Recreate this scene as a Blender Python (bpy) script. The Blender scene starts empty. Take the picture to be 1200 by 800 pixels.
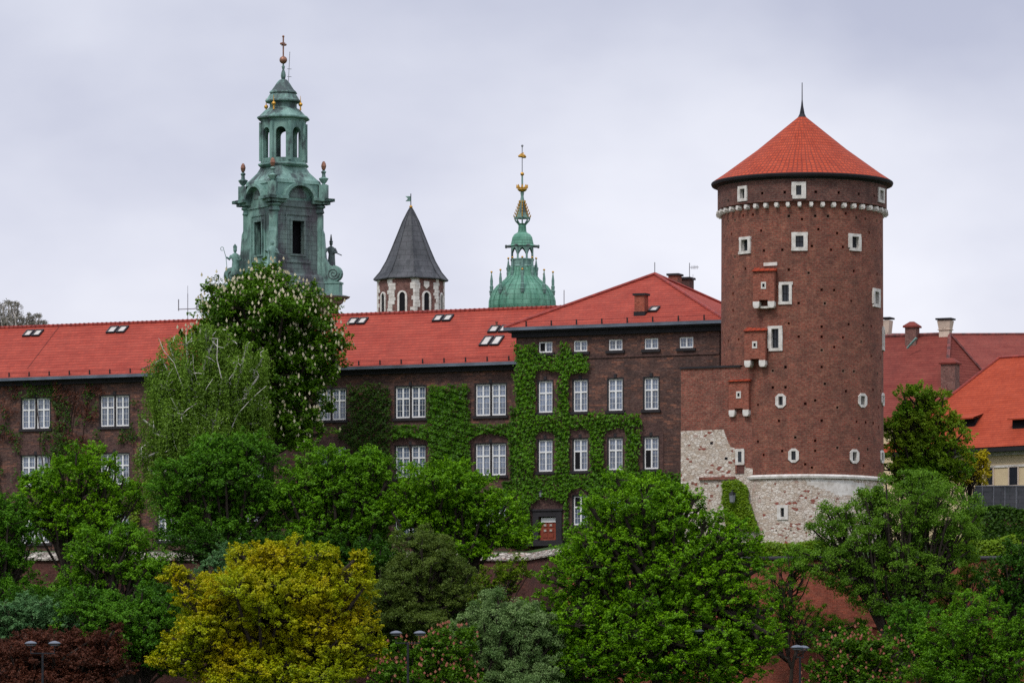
import bpy, math, random
import numpy as np
from mathutils import Vector, Matrix
R = math.radians
random.seed(7)
sc = bpy.context.scene
COL = sc.collection
# ------------------------------------------------------------------ camera
FPX, CX, HV, EYE = 5840.0, 600.0, 900.0, 1.6
cam_d = bpy.data.cameras.new('camera'); cam = bpy.data.objects.new('camera', cam_d); COL.objects.link(cam)
cam.location = (0, 0, EYE); cam.rotation_euler = (R(90), 0, 0)
cam_d.sensor_width = 36.0; cam_d.lens = FPX / 1200.0 * 36.0
cam_d.shift_y = (HV - 400.0) / 1200.0
cam_d.clip_start = 1.0; cam_d.clip_end = 20000
sc.camera = cam
# ------------------------------------------------------------------ world
SUN_EL, SUN_AZ = 52.0, 212.0        # azimuth measured clockwise from +Y: behind the viewer, to the left
w = bpy.data.worlds.new('World'); sc.world = w; w.use_nodes = True
nt = w.node_tree; nt.nodes.clear()
def N(nt, t, **kw):
    n = nt.nodes.new(t)
    for k, v in kw.items():
        if k in n.inputs: n.inputs[k].default_value = v
        else: setattr(n, k, v)
    return n
sky = N(nt, 'ShaderNodeTexSky', sky_type='NISHITA', sun_disc=False, sun_elevation=R(SUN_EL), sun_rotation=R(SUN_AZ))
tc = N(nt, 'ShaderNodeTexCoord')
mp = N(nt, 'ShaderNodeMapping'); mp.inputs['Scale'].default_value = (5, 5, 9)
nz = N(nt, 'ShaderNodeTexNoise', Scale=1.9, Detail=5.0, Roughness=0.5)
nt.links.new(tc.outputs['Generated'], mp.inputs['Vector']); nt.links.new(mp.outputs[0], nz.inputs['Vector'])
cr = N(nt, 'ShaderNodeValToRGB')
cr.color_ramp.elements[0].position = 0.32; cr.color_ramp.elements[0].color = (0.54, 0.555, 0.67, 1)
cr.color_ramp.elements[1].position = 0.68; cr.color_ramp.elements[1].color = (0.80, 0.805, 0.875, 1)
nt.links.new(nz.outputs[0], cr.inputs[0])
# overcast brightness rises from the horizon to the zenith
sx = N(nt, 'ShaderNodeSeparateXYZ'); nt.links.new(tc.outputs['Generated'], sx.inputs[0])
el = N(nt, 'ShaderNodeValToRGB')
es = el.color_ramp.elements
es[0].position = 0.0; es[0].color = (1.0, 0.97, 0.93, 1)
es[1].position = 1.0; es[1].color = (1.9, 1.9, 1.95, 1)
for p, c in ((0.045, (1.05, 1.03, 1.0)), (0.10, (1.0, 1.0, 1.01)), (0.16, (0.80, 0.815, 0.86)), (0.35, (1.15, 1.15, 1.18))):
    e = es.new(p); e.color = (*c, 1)
nt.links.new(sx.outputs[2], el.inputs[0])
ml = N(nt, 'ShaderNodeMix', data_type='RGBA', blend_type='MULTIPLY'); ml.inputs[0].default_value = 1.0
nt.links.new(cr.outputs[0], ml.inputs[6]); nt.links.new(el.outputs[0], ml.inputs[7])
sc10 = N(nt, 'ShaderNodeVectorMath', operation='SCALE'); sc10.inputs[3].default_value = 10.2
nt.links.new(ml.outputs[2], sc10.inputs[0])
mx = N(nt, 'ShaderNodeMix', data_type='RGBA'); mx.inputs[0].default_value = 0.93
nt.links.new(sky.outputs[0], mx.inputs[6]); nt.links.new(sc10.outputs[0], mx.inputs[7])
bg = N(nt, 'ShaderNodeBackground', Strength=0.1); nt.links.new(mx.outputs[2], bg.inputs[0])
wo = N(nt, 'ShaderNodeOutputWorld'); nt.links.new(bg.outputs[0], wo.inputs[0])
# ------------------------------------------------------------------ sun
sd = bpy.data.lights.new('sun', 'SUN'); sd.energy = 1.5; sd.angle = R(12); sd.color = (1, 0.96, 0.9)
so = bpy.data.objects.new('sun', sd); COL.objects.link(so)
ca = R(SUN_AZ); tosun = Vector((math.sin(ca) * math.cos(R(SUN_EL)), math.cos(ca) * math.cos(R(SUN_EL)), math.sin(R(SUN_EL))))
so.rotation_euler = tosun.to_track_quat('Z', 'Y').to_euler(); so.location = (0, 300, 120)
sc.view_settings.view_transform = 'Standard'; sc.view_settings.look = 'None'
sc.view_settings.exposure = 0.18; sc.view_settings.gamma = 1.0; sc.view_settings.use_curve_mapping = False
sc.cycles.max_bounces = 5; sc.cycles.diffuse_bounces = 3; sc.cycles.transmission_bounces = 3; sc.cycles.glossy_bounces = 2
sc.cycles.use_denoising = False

# ------------------------------------------------------------------ helpers: geometry of the view, used to survey the real positions
def W(u, v, Y): return Vector(((u - CX) / FPX * Y, Y, (HV - v) / FPX * Y + EYE))
def zat(v, Y): return (HV - v) / FPX * Y + EYE
class Frame:
    def __init__(s, ox, oy, oz, ang):
        s.o = Vector((ox, oy, oz)); s.a = R(ang)
        s.ex = Vector((math.cos(s.a), math.sin(s.a))); s.ey = Vector((-math.sin(s.a), math.cos(s.a)))
    def px(s, u, v, yl=0.0):
        d = Vector(((u - CX) / FPX, 1.0))
        o2 = Vector((s.o.x, s.o.y))
        t = (yl + o2.dot(s.ey)) / d.dot(s.ey)
        p = d * t - o2
        return p.dot(s.ex), (HV - v) / FPX * t + EYE - s.o.z
    def root(s, name, label, cat, group=None, kind=None):
        return empty(name, s.o, s.a, label, cat, group, kind)

def tag(o, label=None, cat=None, group=None, kind=None):
    if label: o['label'] = label
    if cat: o['category'] = cat
    if group: o['group'] = group
    if kind: o['kind'] = kind
    return o
def empty(name, loc, rz=0, label=None, cat=None, group=None, kind=None):
    o = bpy.data.objects.new(name, None); COL.objects.link(o)
    o.location = loc; o.rotation_euler = (0, 0, rz); o.empty_display_size = 0.5
    return tag(o, label, cat, group, kind)
class MB:
    def __init__(s): s.v = []; s.f = []; s.uv = []; s.m = []; s.smooth = False
    def face(s, pts, uv=None, m=0):
        b = len(s.v); pts = [Vector(p) for p in pts]
        s.v += [tuple(p) for p in pts]; s.f.append(tuple(range(b, b + len(pts)))); s.m.append(m)
        if uv is None:
            n = Vector((0, 0, 0))
            for i in range(len(pts)):
                a, c = pts[i], pts[(i + 1) % len(pts)]
                n += Vector(((a.y - c.y) * (a.z + c.z), (a.z - c.z) * (a.x + c.x), (a.x - c.x) * (a.y + c.y)))
            if n.length < 1e-12: n = Vector((0, 0, 1))
            n.normalize()
            h = Vector((0, 0, 1)).cross(n)
            h = Vector((1, 0, 0)) if h.length < 0.05 else h.normalized()
            sl = n.cross(h)
            uv = [(p.dot(h), p.dot(sl)) for p in pts]
        s.uv += list(uv)
    def box(s, x0, x1, y0, y1, z0, z1, m=0, M=None):
        c = [Vector((x, y, z)) for z in (z0, z1) for y in (y0, y1) for x in (x0, x1)]
        if M: c = [M @ p for p in c]
        for q in ((0, 1, 5, 4), (1, 3, 7, 5), (3, 2, 6, 7), (2, 0, 4, 6), (4, 5, 7, 6), (2, 3, 1, 0)):
            s.face([c[i] for i in q], m=m)
    def rings(s, rings, uvr=None, m=0, cap0=True, cap1=True, loop=True):
        n = len(rings[0]); vv = [0.0]
        for a, b in zip(rings, rings[1:]):
            vv.append(vv[-1] + (Vector(b[0]) - Vector(a[0])).length)
        for i in range(len(rings) - 1):
            a, b = rings[i], rings[i + 1]
            for j in range(n if loop else n - 1):
                k = (j + 1) % n
                uv = None
                if uvr is not None:
                    per = uvr; uv = [(j / n * per, vv[i]), ((j + 1) / n * per, vv[i]), ((j + 1) / n * per, vv[i + 1]), (j / n * per, vv[i + 1])]
                s.face([a[j], a[k], b[k], b[j]], uv, m)
        if cap0: s.face(list(reversed(rings[0])), m=m)
        if cap1: s.face(rings[-1], m=m)
    def lathe(s, prof, n=24, c=(0, 0), ph=0.0, m=0, cap0=True, cap1=True, uvr=None, M=None):
        rr = []
        for r, z in prof:
            ring = [Vector((c[0] + r * math.cos(ph + 2 * math.pi * j / n), c[1] + r * math.sin(ph + 2 * math.pi * j / n), z)) for j in range(n)]
            if M: ring = [M @ p for p in ring]
            rr.append(ring)
        s.rings(rr, uvr, m, cap0, cap1)
    def square(s, prof, m=0, cap0=True, cap1=True, ch=0.0):   # prof (half, z)
        rr = []
        for h, z, *c in prof:
            k = c[0] if c else ch
            rr.append([Vector(p) for p in ((-h + k, -h, z), (h - k, -h, z), (h, -h + k, z), (h, h - k, z), (h - k, h, z), (-h + k, h, z), (-h, h - k, z), (-h, -h + k, z))])
        s.rings(rr, None, m, cap0, cap1)
    def tube(s, pts, rad, n=6, m=0):
        pts = [Vector(p) for p in pts]
        if not isinstance(rad, (list, tuple)): rad = [rad] * len(pts)
        rr = []
        for i, p in enumerate(pts):
            d = (pts[min(i + 1, len(pts) - 1)] - pts[max(i - 1, 0)])
            d = d.normalized() if d.length > 1e-9 else Vector((0, 0, 1))
            a = d.cross(Vector((0, 1, 0)) if abs(d.y) < 0.9 else Vector((1, 0, 0))).normalized(); b = d.cross(a)
            rr.append([p + (a * math.cos(2 * math.pi * j / n) + b * math.sin(2 * math.pi * j / n)) * rad[i] for j in range(n)])
        s.rings(rr, None, m)
    def prism(s, pts2, y0, y1, m=0, M=None):     # outline in x,z extruded along y
        a = [Vector((x, y0, z)) for x, z in pts2]; b = [Vector((x, y1, z)) for x, z in pts2]
        if M: a = [M @ p for p in a]; b = [M @ p for p in b]
        s.face(a, m=m); s.face(list(reversed(b)), m=m)
        n = len(a)
        for i in range(n):
            k = (i + 1) % n; s.face([a[k], a[i], b[i], b[k]], m=m)
    def sphere(s, c, r, n=10, k=6, m=0, sz=1.0):
        s.lathe([(max(0.001, r * math.sin(math.pi * i / k)), c[2] - sz * r * math.cos(math.pi * i / k)) for i in range(k + 1)], n, (c[0], c[1]), m=m)
    def build(s, name, mats, parent=None, smooth=False, weld=False):
        me = bpy.data.meshes.new(name); me.from_pydata(s.v, [], s.f)
        ul = me.uv_layers.new(name='UVMap'); ul.data.foreach_set('uv', np.array(s.uv, dtype=np.float32).ravel())
        if not isinstance(mats, (list, tuple)): mats = [mats]
        for mm in mats: me.materials.append(mm)
        me.polygons.foreach_set('material_index', s.m)
        if smooth or weld:
            import bmesh
            bm = bmesh.new(); bm.from_mesh(me); bmesh.ops.remove_doubles(bm, verts=bm.verts, dist=0.0005)
            bm.to_mesh(me); bm.free()
        if smooth: me.polygons.foreach_set('use_smooth', [True] * len(me.polygons))
        me.update()
        return link(name, me, parent)
def link(name, me, parent=None):
    o = bpy.data.objects.new(name, me); COL.objects.link(o)
    if parent: o.parent = parent
    return o
def copy_part(src, parent, loc=None, rz=None):
    c = src.copy(); COL.objects.link(c); c.parent = parent
    if loc is not None: c.location = loc
    if rz is not None: c.rotation_euler = (0, 0, rz)
    for ch in src.children: copy_part(ch, c)
    return c

# ------------------------------------------------------------------ materials
def mat(name):
    m = bpy.data.materials.new(name); m.use_nodes = True; nt = m.node_tree
    b = nt.nodes['Principled BSDF']; return m, nt, b
def mixc(nt, fac, a, b, blend='MIX'):
    n = nt.nodes.new('ShaderNodeMix'); n.data_type = 'RGBA'; n.blend_type = blend
    for sock, val in ((0, fac), (6, a), (7, b)):
        if isinstance(val, (int, float)): n.inputs[sock].default_value = val
        elif isinstance(val, tuple): n.inputs[sock].default_value = (*val, 1) if len(val) == 3 else val
        else: nt.links.new(val, n.inputs[sock])
    return n.outputs[2]
def noise(nt, vec, scale, detail=4, rough=0.55, sc3=None, lo=0.35, hi=0.65):
    if sc3:
        mp = nt.nodes.new('ShaderNodeMapping'); mp.inputs['Scale'].default_value = sc3
        nt.links.new(vec, mp.inputs[0]); vec = mp.outputs[0]
    n = N(nt, 'ShaderNodeTexNoise', Scale=scale, Detail=detail, Roughness=rough); nt.links.new(vec, n.inputs['Vector'])
    r = N(nt, 'ShaderNodeMapRange'); r.inputs[1].default_value = lo; r.inputs[2].default_value = hi
    nt.links.new(n.outputs[0], r.inputs[0]); return r.outputs[0]
def bump(nt, b, h, strength=0.3, dist=0.05):
    n = N(nt, 'ShaderNodeBump', Strength=strength, Distance=dist); nt.links.new(h, n.inputs['Height']); nt.links.new(n.outputs[0], b.inputs['Normal'])
def uvo(nt): return N(nt, 'ShaderNodeTexCoord').outputs['UV']
def obo(nt): return N(nt, 'ShaderNodeTexCoord').outputs['Object']

def brick_mat(name, c1, c2, mortar, spot, spot_lo=0.56, bw=0.30, bh=0.10, ms=0.012, stain=(0.03, 0.025, 0.025), stain_amt=0.5, spotsc=(0.5, 1.6, 1)):
    m, nt, b = mat(name); uv = uvo(nt)
    br = N(nt, 'ShaderNodeTexBrick', Scale=1.0); br.inputs['Brick Width'].default_value = bw; br.inputs['Row Height'].default_value = bh
    br.inputs['Mortar Size'].default_value = ms; br.inputs['Mortar Smooth'].default_value = 0.3; br.inputs['Bias'].default_value = -0.1
    br.inputs['Color1'].default_value = (*c1, 1); br.inputs['Color2'].default_value = (*c2, 1); br.inputs['Mortar'].default_value = (*mortar, 1)
    nt.links.new(uv, br.inputs['Vector'])
    # single odd bricks: a second brick pattern used as a selector, kept in clumps by a noise
    b2 = N(nt, 'ShaderNodeTexBrick', Scale=1.0); b2.inputs['Brick Width'].default_value = bw; b2.inputs['Row Height'].default_value = bh
    b2.inputs['Mortar Size'].default_value = ms; b2.inputs['Bias'].default_value = -0.35
    b2.inputs['Color1'].default_value = (0, 0, 0, 1); b2.inputs['Color2'].default_value = (1, 1, 1, 1); b2.inputs['Mortar'].default_value = (0, 0, 0, 1)
    nt.links.new(uv, b2.inputs['Vector'])
    clump = noise(nt, uv, 0.9, 5, 0.7, spotsc, spot_lo - 0.1, spot_lo + 0.12)
    mul = N(nt, 'ShaderNodeMath', operation='MULTIPLY'); nt.links.new(b2.outputs[0], mul.inputs[0]); nt.links.new(clump, mul.inputs[1])
    c = mixc(nt, mul.outputs[0], br.outputs[0], spot)
    fine = noise(nt, uv, 4.2, 4, 0.85, (1, 1.7, 1), 0.38, 0.64)
    c = mixc(nt, fine, mixc(nt, 0.45, c, (0.02, 0.015, 0.015)), mixc(nt, 0.12, c, (0.75, 0.55, 0.42)))
    md = noise(nt, uv, 1.0, 6, 0.8, (1, 1.2, 1), 0.38, 0.62)
    c = mixc(nt, md, mixc(nt, 0.5, c, (0.02, 0.013, 0.013)), c)
    gr = noise(nt, uv, 3.2, 3, 0.8, (1, 1.6, 1), 0.55, 0.68); c = mixc(nt, gr, c, mixc(nt, 0.35, c, mortar))
    st = noise(nt, uv, 0.35, 5, 0.65, (1.6, 0.7, 1), 0.45, 0.75)
    sm = N(nt, 'ShaderNodeMath', operation='MULTIPLY'); sm.inputs[1].default_value = stain_amt; nt.links.new(st, sm.inputs[0])
    c = mixc(nt, sm.outputs[0], c, stain)
    nt.links.new(c, b.inputs['Base Color']); b.inputs['Roughness'].default_value = 0.9; b.inputs['Specular IOR Level'].default_value = 0.2
    bump(nt, b, br.outputs['Fac'], 0.25, -0.02)
    return m
def rubble_mat(name, a, bcol, mortar, scale=3.0, spot=(0.25, 0.06, 0.04), spotlo=0.7):
    m, nt, b = mat(name); uv = uvo(nt)
    mp = nt.nodes.new('ShaderNodeMapping'); mp.inputs['Scale'].default_value = (1, 1.6, 1); nt.links.new(uv, mp.inputs[0])
    nn = N(nt, 'ShaderNodeTexNoise', Scale=2.0, Detail=2.0); nt.links.new(mp.outputs[0], nn.inputs['Vector'])
    dv = mixc(nt, 0.12, mp.outputs[0], nn.outputs['Color'], 'LINEAR_LIGHT')
    v1 = N(nt, 'ShaderNodeTexVoronoi', Scale=scale); nt.links.new(dv, v1.inputs['Vector'])
    v2 = N(nt, 'ShaderNodeTexVoronoi', Scale=scale, feature='DISTANCE_TO_EDGE'); nt.links.new(dv, v2.inputs['Vector'])
    sp = N(nt, 'ShaderNodeSeparateColor'); nt.links.new(v1.outputs['Color'], sp.inputs[0])
    c = mixc(nt, sp.outputs[0], a, bcol)
    gt = N(nt, 'ShaderNodeMapRange'); gt.inputs[1].default_value = 0.93; gt.inputs[2].default_value = 0.95; nt.links.new(sp.outputs[1], gt.inputs[0])
    c = mixc(nt, gt.outputs[0], c, spot)
    cl = noise(nt, uv, 0.5, 4, 0.6, None, spotlo - 0.12, spotlo)
    c = mixc(nt, cl, c, mixc(nt, 0.6, c, spot))
    e = N(nt, 'ShaderNodeMapRange'); e.inputs[1].default_value = 0.02; e.inputs[2].default_value = 0.09; nt.links.new(v2.outputs[0], e.inputs[0])
    c = mixc(nt, e.outputs[0], mortar, c)
    f = noise(nt, uv, 2.0, 5, 0.7, None, 0.3, 0.7); c = mixc(nt, f, mixc(nt, 0.3, c, (0.1, 0.08, 0.06)), c)
    nt.links.new(c, b.inputs['Base Color']); b.inputs['Roughness'].default_value = 0.95
    bump(nt, b, e.outputs[0], 0.5, 0.06)
    return m
def tile_mat(name, c1, c2, row=0.48, colw=0.32, dark=(0.10, 0.014, 0.01), joint=0.05, stain=0.25, stainc=(0.12, 0.03, 0.02), off=0.5, jd=0.35):
    m, nt, b = mat(name); uv = uvo(nt)
    br = N(nt, 'ShaderNodeTexBrick', Scale=1.0, offset=off); br.inputs['Brick Width'].default_value = colw; br.inputs['Row Height'].default_value = row
    br.inputs['Mortar Size'].default_value = joint * 0.5; br.inputs['Mortar Smooth'].default_value = 0.6
    br.inputs['Color1'].default_value = (*c1, 1); br.inputs['Color2'].default_value = (*c2, 1); br.inputs['Mortar'].default_value = (*mixt(c1, dark, jd), 1)
    nt.links.new(uv, br.inputs['Vector'])
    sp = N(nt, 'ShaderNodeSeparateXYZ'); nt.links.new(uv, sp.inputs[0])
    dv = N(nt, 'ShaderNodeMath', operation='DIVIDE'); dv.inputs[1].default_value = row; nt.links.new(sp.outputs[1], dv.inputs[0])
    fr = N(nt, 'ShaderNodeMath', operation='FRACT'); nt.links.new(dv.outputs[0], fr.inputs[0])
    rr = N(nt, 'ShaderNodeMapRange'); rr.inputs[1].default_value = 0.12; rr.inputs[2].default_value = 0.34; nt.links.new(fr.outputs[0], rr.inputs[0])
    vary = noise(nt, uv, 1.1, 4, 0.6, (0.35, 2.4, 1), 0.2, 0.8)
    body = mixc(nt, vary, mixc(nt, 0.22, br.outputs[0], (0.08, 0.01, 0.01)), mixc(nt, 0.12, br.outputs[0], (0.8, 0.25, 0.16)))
    c = mixc(nt, rr.outputs[0], mixc(nt, 0.45, dark, c1), body)  # shade of the gap between tile rows, painted as a dark band
    bl = noise(nt, uv, 0.5, 5, 0.7, (1.0, 1.5, 1), 0.3, 0.7); c = mixc(nt, bl, mixc(nt, 0.22, c, (0.06, 0.012, 0.01)), mixc(nt, 0.06, c, (0.7, 0.3, 0.2)))
    ms_ = noise(nt, uv, 1.6, 5, 0.75, (1.0, 1.5, 1), 0.66, 0.72); c = mixc(nt, ms_, c, (0.09, 0.06, 0.03))
    s1 = noise(nt, uv, 0.25, 5, 0.65, (2.0, 0.5, 1), 0.5, 0.8)
    sm = N(nt, 'ShaderNodeMath', operation='MULTIPLY'); sm.inputs[1].default_value = stain; nt.links.new(s1, sm.inputs[0])
    c = mixc(nt, sm.outputs[0], c, stainc)
    nt.links.new(c, b.inputs['Base Color']); b.inputs['Roughness'].default_value = 0.8; b.inputs['Specular IOR Level'].default_value = 0.12
    bump(nt, b, fr.outputs[0], 0.35, -0.05)
    return m
def mixt(a, b, f): return tuple(x * (1 - f) + y * f for x, y in zip(a, b))
def plain(name, c, rough=0.7, metal=0.0, var=0.25, scale=2.0, c2=None, spec=0.3, lo=0.35, hi=0.65, sc3=None):
    m, nt, b = mat(name)
    f = noise(nt, obo(nt), scale, 5, 0.6, sc3, lo, hi)
    col = mixc(nt, f, c2 if c2 else tuple(x * (1 - var) for x in c), c)
    nt.links.new(col, b.inputs['Base Color']); b.inputs['Roughness'].default_value = rough; b.inputs['Metallic'].default_value = metal
    b.inputs['Specular IOR Level'].default_value = spec
    return m
def copper_mat(name, light, mid, darkc, dark_lo=0.55, seam=0.0):
    m, nt, b = mat(name); ob = obo(nt)
    f = noise(nt, ob, 0.9, 5, 0.65, (1, 1, 0.5), 0.3, 0.7); c = mixc(nt, f, mid, light)
    g = noise(nt, ob, 0.42, 6, 0.7, (1.3, 1.3, 0.7), dark_lo, dark_lo + 0.13); c = mixc(nt, g, c, darkc)
    h = noise(nt, ob, 5, 3, 0.6, (1, 1, 0.25), 0.3, 0.75); c = mixc(nt, h, mixc(nt, 0.35, c, (0.03, 0.05, 0.045)), c)
    if seam:
        br = N(nt, 'ShaderNodeTexBrick', Scale=1.0); br.inputs['Brick Width'].default_value = seam; br.inputs['Row Height'].default_value = seam * 0.55
        br.inputs['Mortar Size'].default_value = 0.03; br.inputs['Color1'].default_value = (1, 1, 1, 1); br.inputs['Color2'].default_value = (0.86, 0.86, 0.86, 1); br.inputs['Mortar'].default_value = (0.5, 0.5, 0.5, 1)
        nt.links.new(uvo(nt), br.inputs['Vector']); c = mixc(nt, 1.0, c, br.outputs[0], 'MULTIPLY')
    nt.links.new(c, b.inputs['Base Color']); b.inputs['Roughness'].default_value = 0.65; b.inputs['Specular IOR Level'].default_value = 0.3
    return m
def glass_mat(name, lo, hi):
    m, nt, b = mat(name)
    oi = N(nt, 'ShaderNodeObjectInfo'); uv = obo(nt)
    n = noise(nt, uv, 1.4, 2, 0.5, (3.5, 3.5, 0.7), 0.3, 0.7)
    ad = N(nt, 'ShaderNodeMath', operation='MULTIPLY_ADD'); ad.inputs[1].default_value = 0.55
    nt.links.new(oi.outputs['Random'], ad.inputs[0])
    m2 = N(nt, 'ShaderNodeMath', operation='MULTIPLY'); m2.inputs[1].default_value = 0.5; nt.links.new(n, m2.inputs[0]); nt.links.new(m2.outputs[0], ad.inputs[2])
    gz = N(nt, 'ShaderNodeSeparateXYZ'); nt.links.new(N(nt, 'ShaderNodeTexCoord').outputs['Generated'], gz.inputs[0])
    th = N(nt, 'ShaderNodeMath', operation='MULTIPLY'); th.inputs[1].default_value = 7.31; nt.links.new(oi.outputs['Random'], th.inputs[0])
    fr2 = N(nt, 'ShaderNodeMath', operation='FRACT'); nt.links.new(th.outputs[0], fr2.inputs[0])
    gt = N(nt, 'ShaderNodeMath', operation='GREATER_THAN'); nt.links.new(gz.outputs[2], gt.inputs[0]); nt.links.new(fr2.outputs[0], gt.inputs[1])
    sc_ = N(nt, 'ShaderNodeMath', operation='MULTIPLY'); sc_.inputs[1].default_value = 0.45; nt.links.new(gt.outputs[0], sc_.inputs[0])
    nt.links.new(mixc(nt, sc_.outputs[0], mixc(nt, ad.outputs[0], lo, hi), tuple(x * 1.25 for x in hi)), b.inputs['Base Color'])
    b.inputs['Roughness'].default_value = 0.08; b.inputs['Specular IOR Level'].default_value = 0.9
    return m
def leaf_mat(name, dark, light, alt=None, trans=0.3):
    m = bpy.data.materials.new(name); m.use_nodes = True; nt = m.node_tree; nt.nodes.clear()
    at = N(nt, 'ShaderNodeAttribute', attribute_name='tint')
    c = mixc(nt, at.outputs['Fac'], dark, light)
    if alt:
        f = noise(nt, obo(nt), 0.22, 3, 0.6, None, 0.42, 0.62); c = mixc(nt, f, c, mixc(nt, at.outputs['Fac'], tuple(x * 0.7 for x in alt), alt))
    d = N(nt, 'ShaderNodeBsdfDiffuse'); t = N(nt, 'ShaderNodeBsdfTranslucent'); g = N(nt, 'ShaderNodeBsdfGlossy', Roughness=0.45)
    g.inputs[0].default_value = (0.9, 0.95, 0.9, 1)
    nt.links.new(c, d.inputs[0]); nt.links.new(c, t.inputs[0])
    ms = N(nt, 'ShaderNodeMixShader', ); ms.inputs[0].default_value = trans; nt.links.new(d.outputs[0], ms.inputs[1]); nt.links.new(t.outputs[0], ms.inputs[2])
    m2 = N(nt, 'ShaderNodeMixShader'); m2.inputs[0].default_value = 0.012; nt.links.new(ms.outputs[0], m2.inputs[1]); nt.links.new(g.outputs[0], m2.inputs[2])
    o = N(nt, 'ShaderNodeOutputMaterial'); nt.links.new(m2.outputs[0], o.inputs[0])
    return m

M = {}
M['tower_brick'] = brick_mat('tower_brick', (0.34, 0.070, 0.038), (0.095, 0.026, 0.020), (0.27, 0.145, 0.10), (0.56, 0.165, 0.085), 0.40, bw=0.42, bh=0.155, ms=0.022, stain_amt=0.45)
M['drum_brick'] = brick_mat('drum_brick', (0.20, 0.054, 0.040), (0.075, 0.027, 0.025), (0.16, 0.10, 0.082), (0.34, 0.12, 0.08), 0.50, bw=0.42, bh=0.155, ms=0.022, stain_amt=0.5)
M['red_brick'] = brick_mat('red_brick', (0.38, 0.078, 0.046), (0.17, 0.038, 0.028), (0.30, 0.17, 0.12), (0.52, 0.17, 0.10), 0.48, bw=0.42, bh=0.155, ms=0.022, stain_amt=0.25)
M['dark_brick'] = brick_mat('dark_brick', (0.105, 0.046, 0.040), (0.052, 0.027, 0.027), (0.065, 0.046, 0.042), (0.50, 0.18, 0.10), 0.46, bw=0.55, bh=0.16, stain_amt=0.45, spotsc=(0.35, 1.3, 1))
M['bay_brick'] = brick_mat('bay_brick', (0.115, 0.043, 0.040), (0.08, 0.034, 0.034), (0.08, 0.05, 0.045), (0.2, 0.08, 0.055), 0.62, stain_amt=0.3)
M['new_brick'] = brick_mat('new_brick', (0.48, 0.095, 0.050), (0.30, 0.055, 0.034), (0.32, 0.18, 0.12), (0.6, 0.18, 0.10), 0.5, bw=0.3, bh=0.11, ms=0.012, stain_amt=0.15)
M['wall_red'] = brick_mat('wall_red', (0.54, 0.10, 0.052), (0.40, 0.072, 0.040), (0.42, 0.15, 0.09), (0.5, 0.15, 0.10), 0.5, bw=0.4, bh=0.13, stain_amt=0.6, stain=(0.10, 0.035, 0.03))
M['wall_dark'] = brick_mat('wall_dark', (0.165, 0.038, 0.029), (0.11, 0.029, 0.024), (0.13, 0.06, 0.05), (0.26, 0.07, 0.05), 0.6, bw=0.4, bh=0.13, stain_amt=0.65)
M['bell_brick'] = brick_mat('bell_brick', (0.26, 0.085, 0.07), (0.17, 0.055, 0.045), (0.3, 0.22, 0.19), (0.35, 0.14, 0.1), 0.6, stain_amt=0.15)
M['rubble'] = rubble_mat('rubble', (0.74, 0.68, 0.60), (0.48, 0.38, 0.29), (0.40, 0.32, 0.25), 3.5)
M['coping_stone'] = rubble_mat('coping_stone', (0.62, 0.58, 0.50), (0.22, 0.18, 0.15), (0.035, 0.03, 0.026), 2.6, spot=(0.3, 0.12, 0.08))
M['white_stone'] = plain('white_stone', (0.68, 0.65, 0.60), 0.85, c2=(0.42, 0.38, 0.33), scale=2.2, lo=0.3, hi=0.6)
M['plaster'] = plain('plaster', (0.66, 0.53, 0.33), 0.9, var=0.12, scale=0.6)
M['pale_render'] = plain('pale_render', (0.62, 0.50, 0.40), 0.9, var=0.25, scale=1.2)
M['white_wood'] = plain('white_wood', (0.80, 0.80, 0.78), 0.5, var=0.06)
M['dark_stone'] = plain('dark_stone', (0.028, 0.025, 0.028), 0.8, var=0.3)
M['gutter'] = plain('gutter', (0.16, 0.19, 0.23), 0.4, 0.5, var=0.35, scale=0.8)
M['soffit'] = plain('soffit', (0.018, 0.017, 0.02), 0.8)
M['iron'] = plain('iron', (0.03, 0.03, 0.035), 0.5, 0.6)
M['grey_metal'] = plain('grey_metal', (0.28, 0.29, 0.31), 0.5, 0.5)
M['lamp_grey'] = plain('lamp_grey', (0.13, 0.15, 0.18), 0.5, 0.2)
M['gold'] = plain('gold', (0.72, 0.40, 0.08), 0.35, 0.8, var=0.35, scale=3)
M['bronze'] = plain('bronze', (0.30, 0.15, 0.10), 0.45, 0.5, var=0.35, scale=2)
M['glass'] = glass_mat('glass', (0.012, 0.017, 0.028), (0.17, 0.215, 0.30))
M['dark_glass'] = glass_mat('dark_glass', (0.02, 0.024, 0.03), (0.07, 0.085, 0.11))
M['tan_glass'] = plain('tan_glass', (0.36, 0.32, 0.27), 0.15, c2=(0.5, 0.47, 0.42), scale=1.0, spec=0.8)
M['slit_glass'] = plain('slit_glass', (0.022, 0.026, 0.034), 0.2, spec=0.5)
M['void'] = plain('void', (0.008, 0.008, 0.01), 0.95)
M['curtain_wood'] = plain('curtain_wood', (0.26, 0.055, 0.028), 0.5, var=0.3, scale=3)
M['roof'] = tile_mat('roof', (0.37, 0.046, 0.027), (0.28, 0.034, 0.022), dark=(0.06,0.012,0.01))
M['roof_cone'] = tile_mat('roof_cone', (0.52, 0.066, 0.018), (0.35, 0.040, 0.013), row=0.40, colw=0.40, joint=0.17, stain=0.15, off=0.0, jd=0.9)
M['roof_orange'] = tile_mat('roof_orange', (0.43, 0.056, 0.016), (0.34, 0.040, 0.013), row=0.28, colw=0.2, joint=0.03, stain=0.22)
M['roof_dark'] = tile_mat('roof_dark', (0.18, 0.034, 0.028), (0.13, 0.026, 0.023), row=0.28, colw=0.2, joint=0.03, stain=0.3, stainc=(0.07, 0.03, 0.028))
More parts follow.
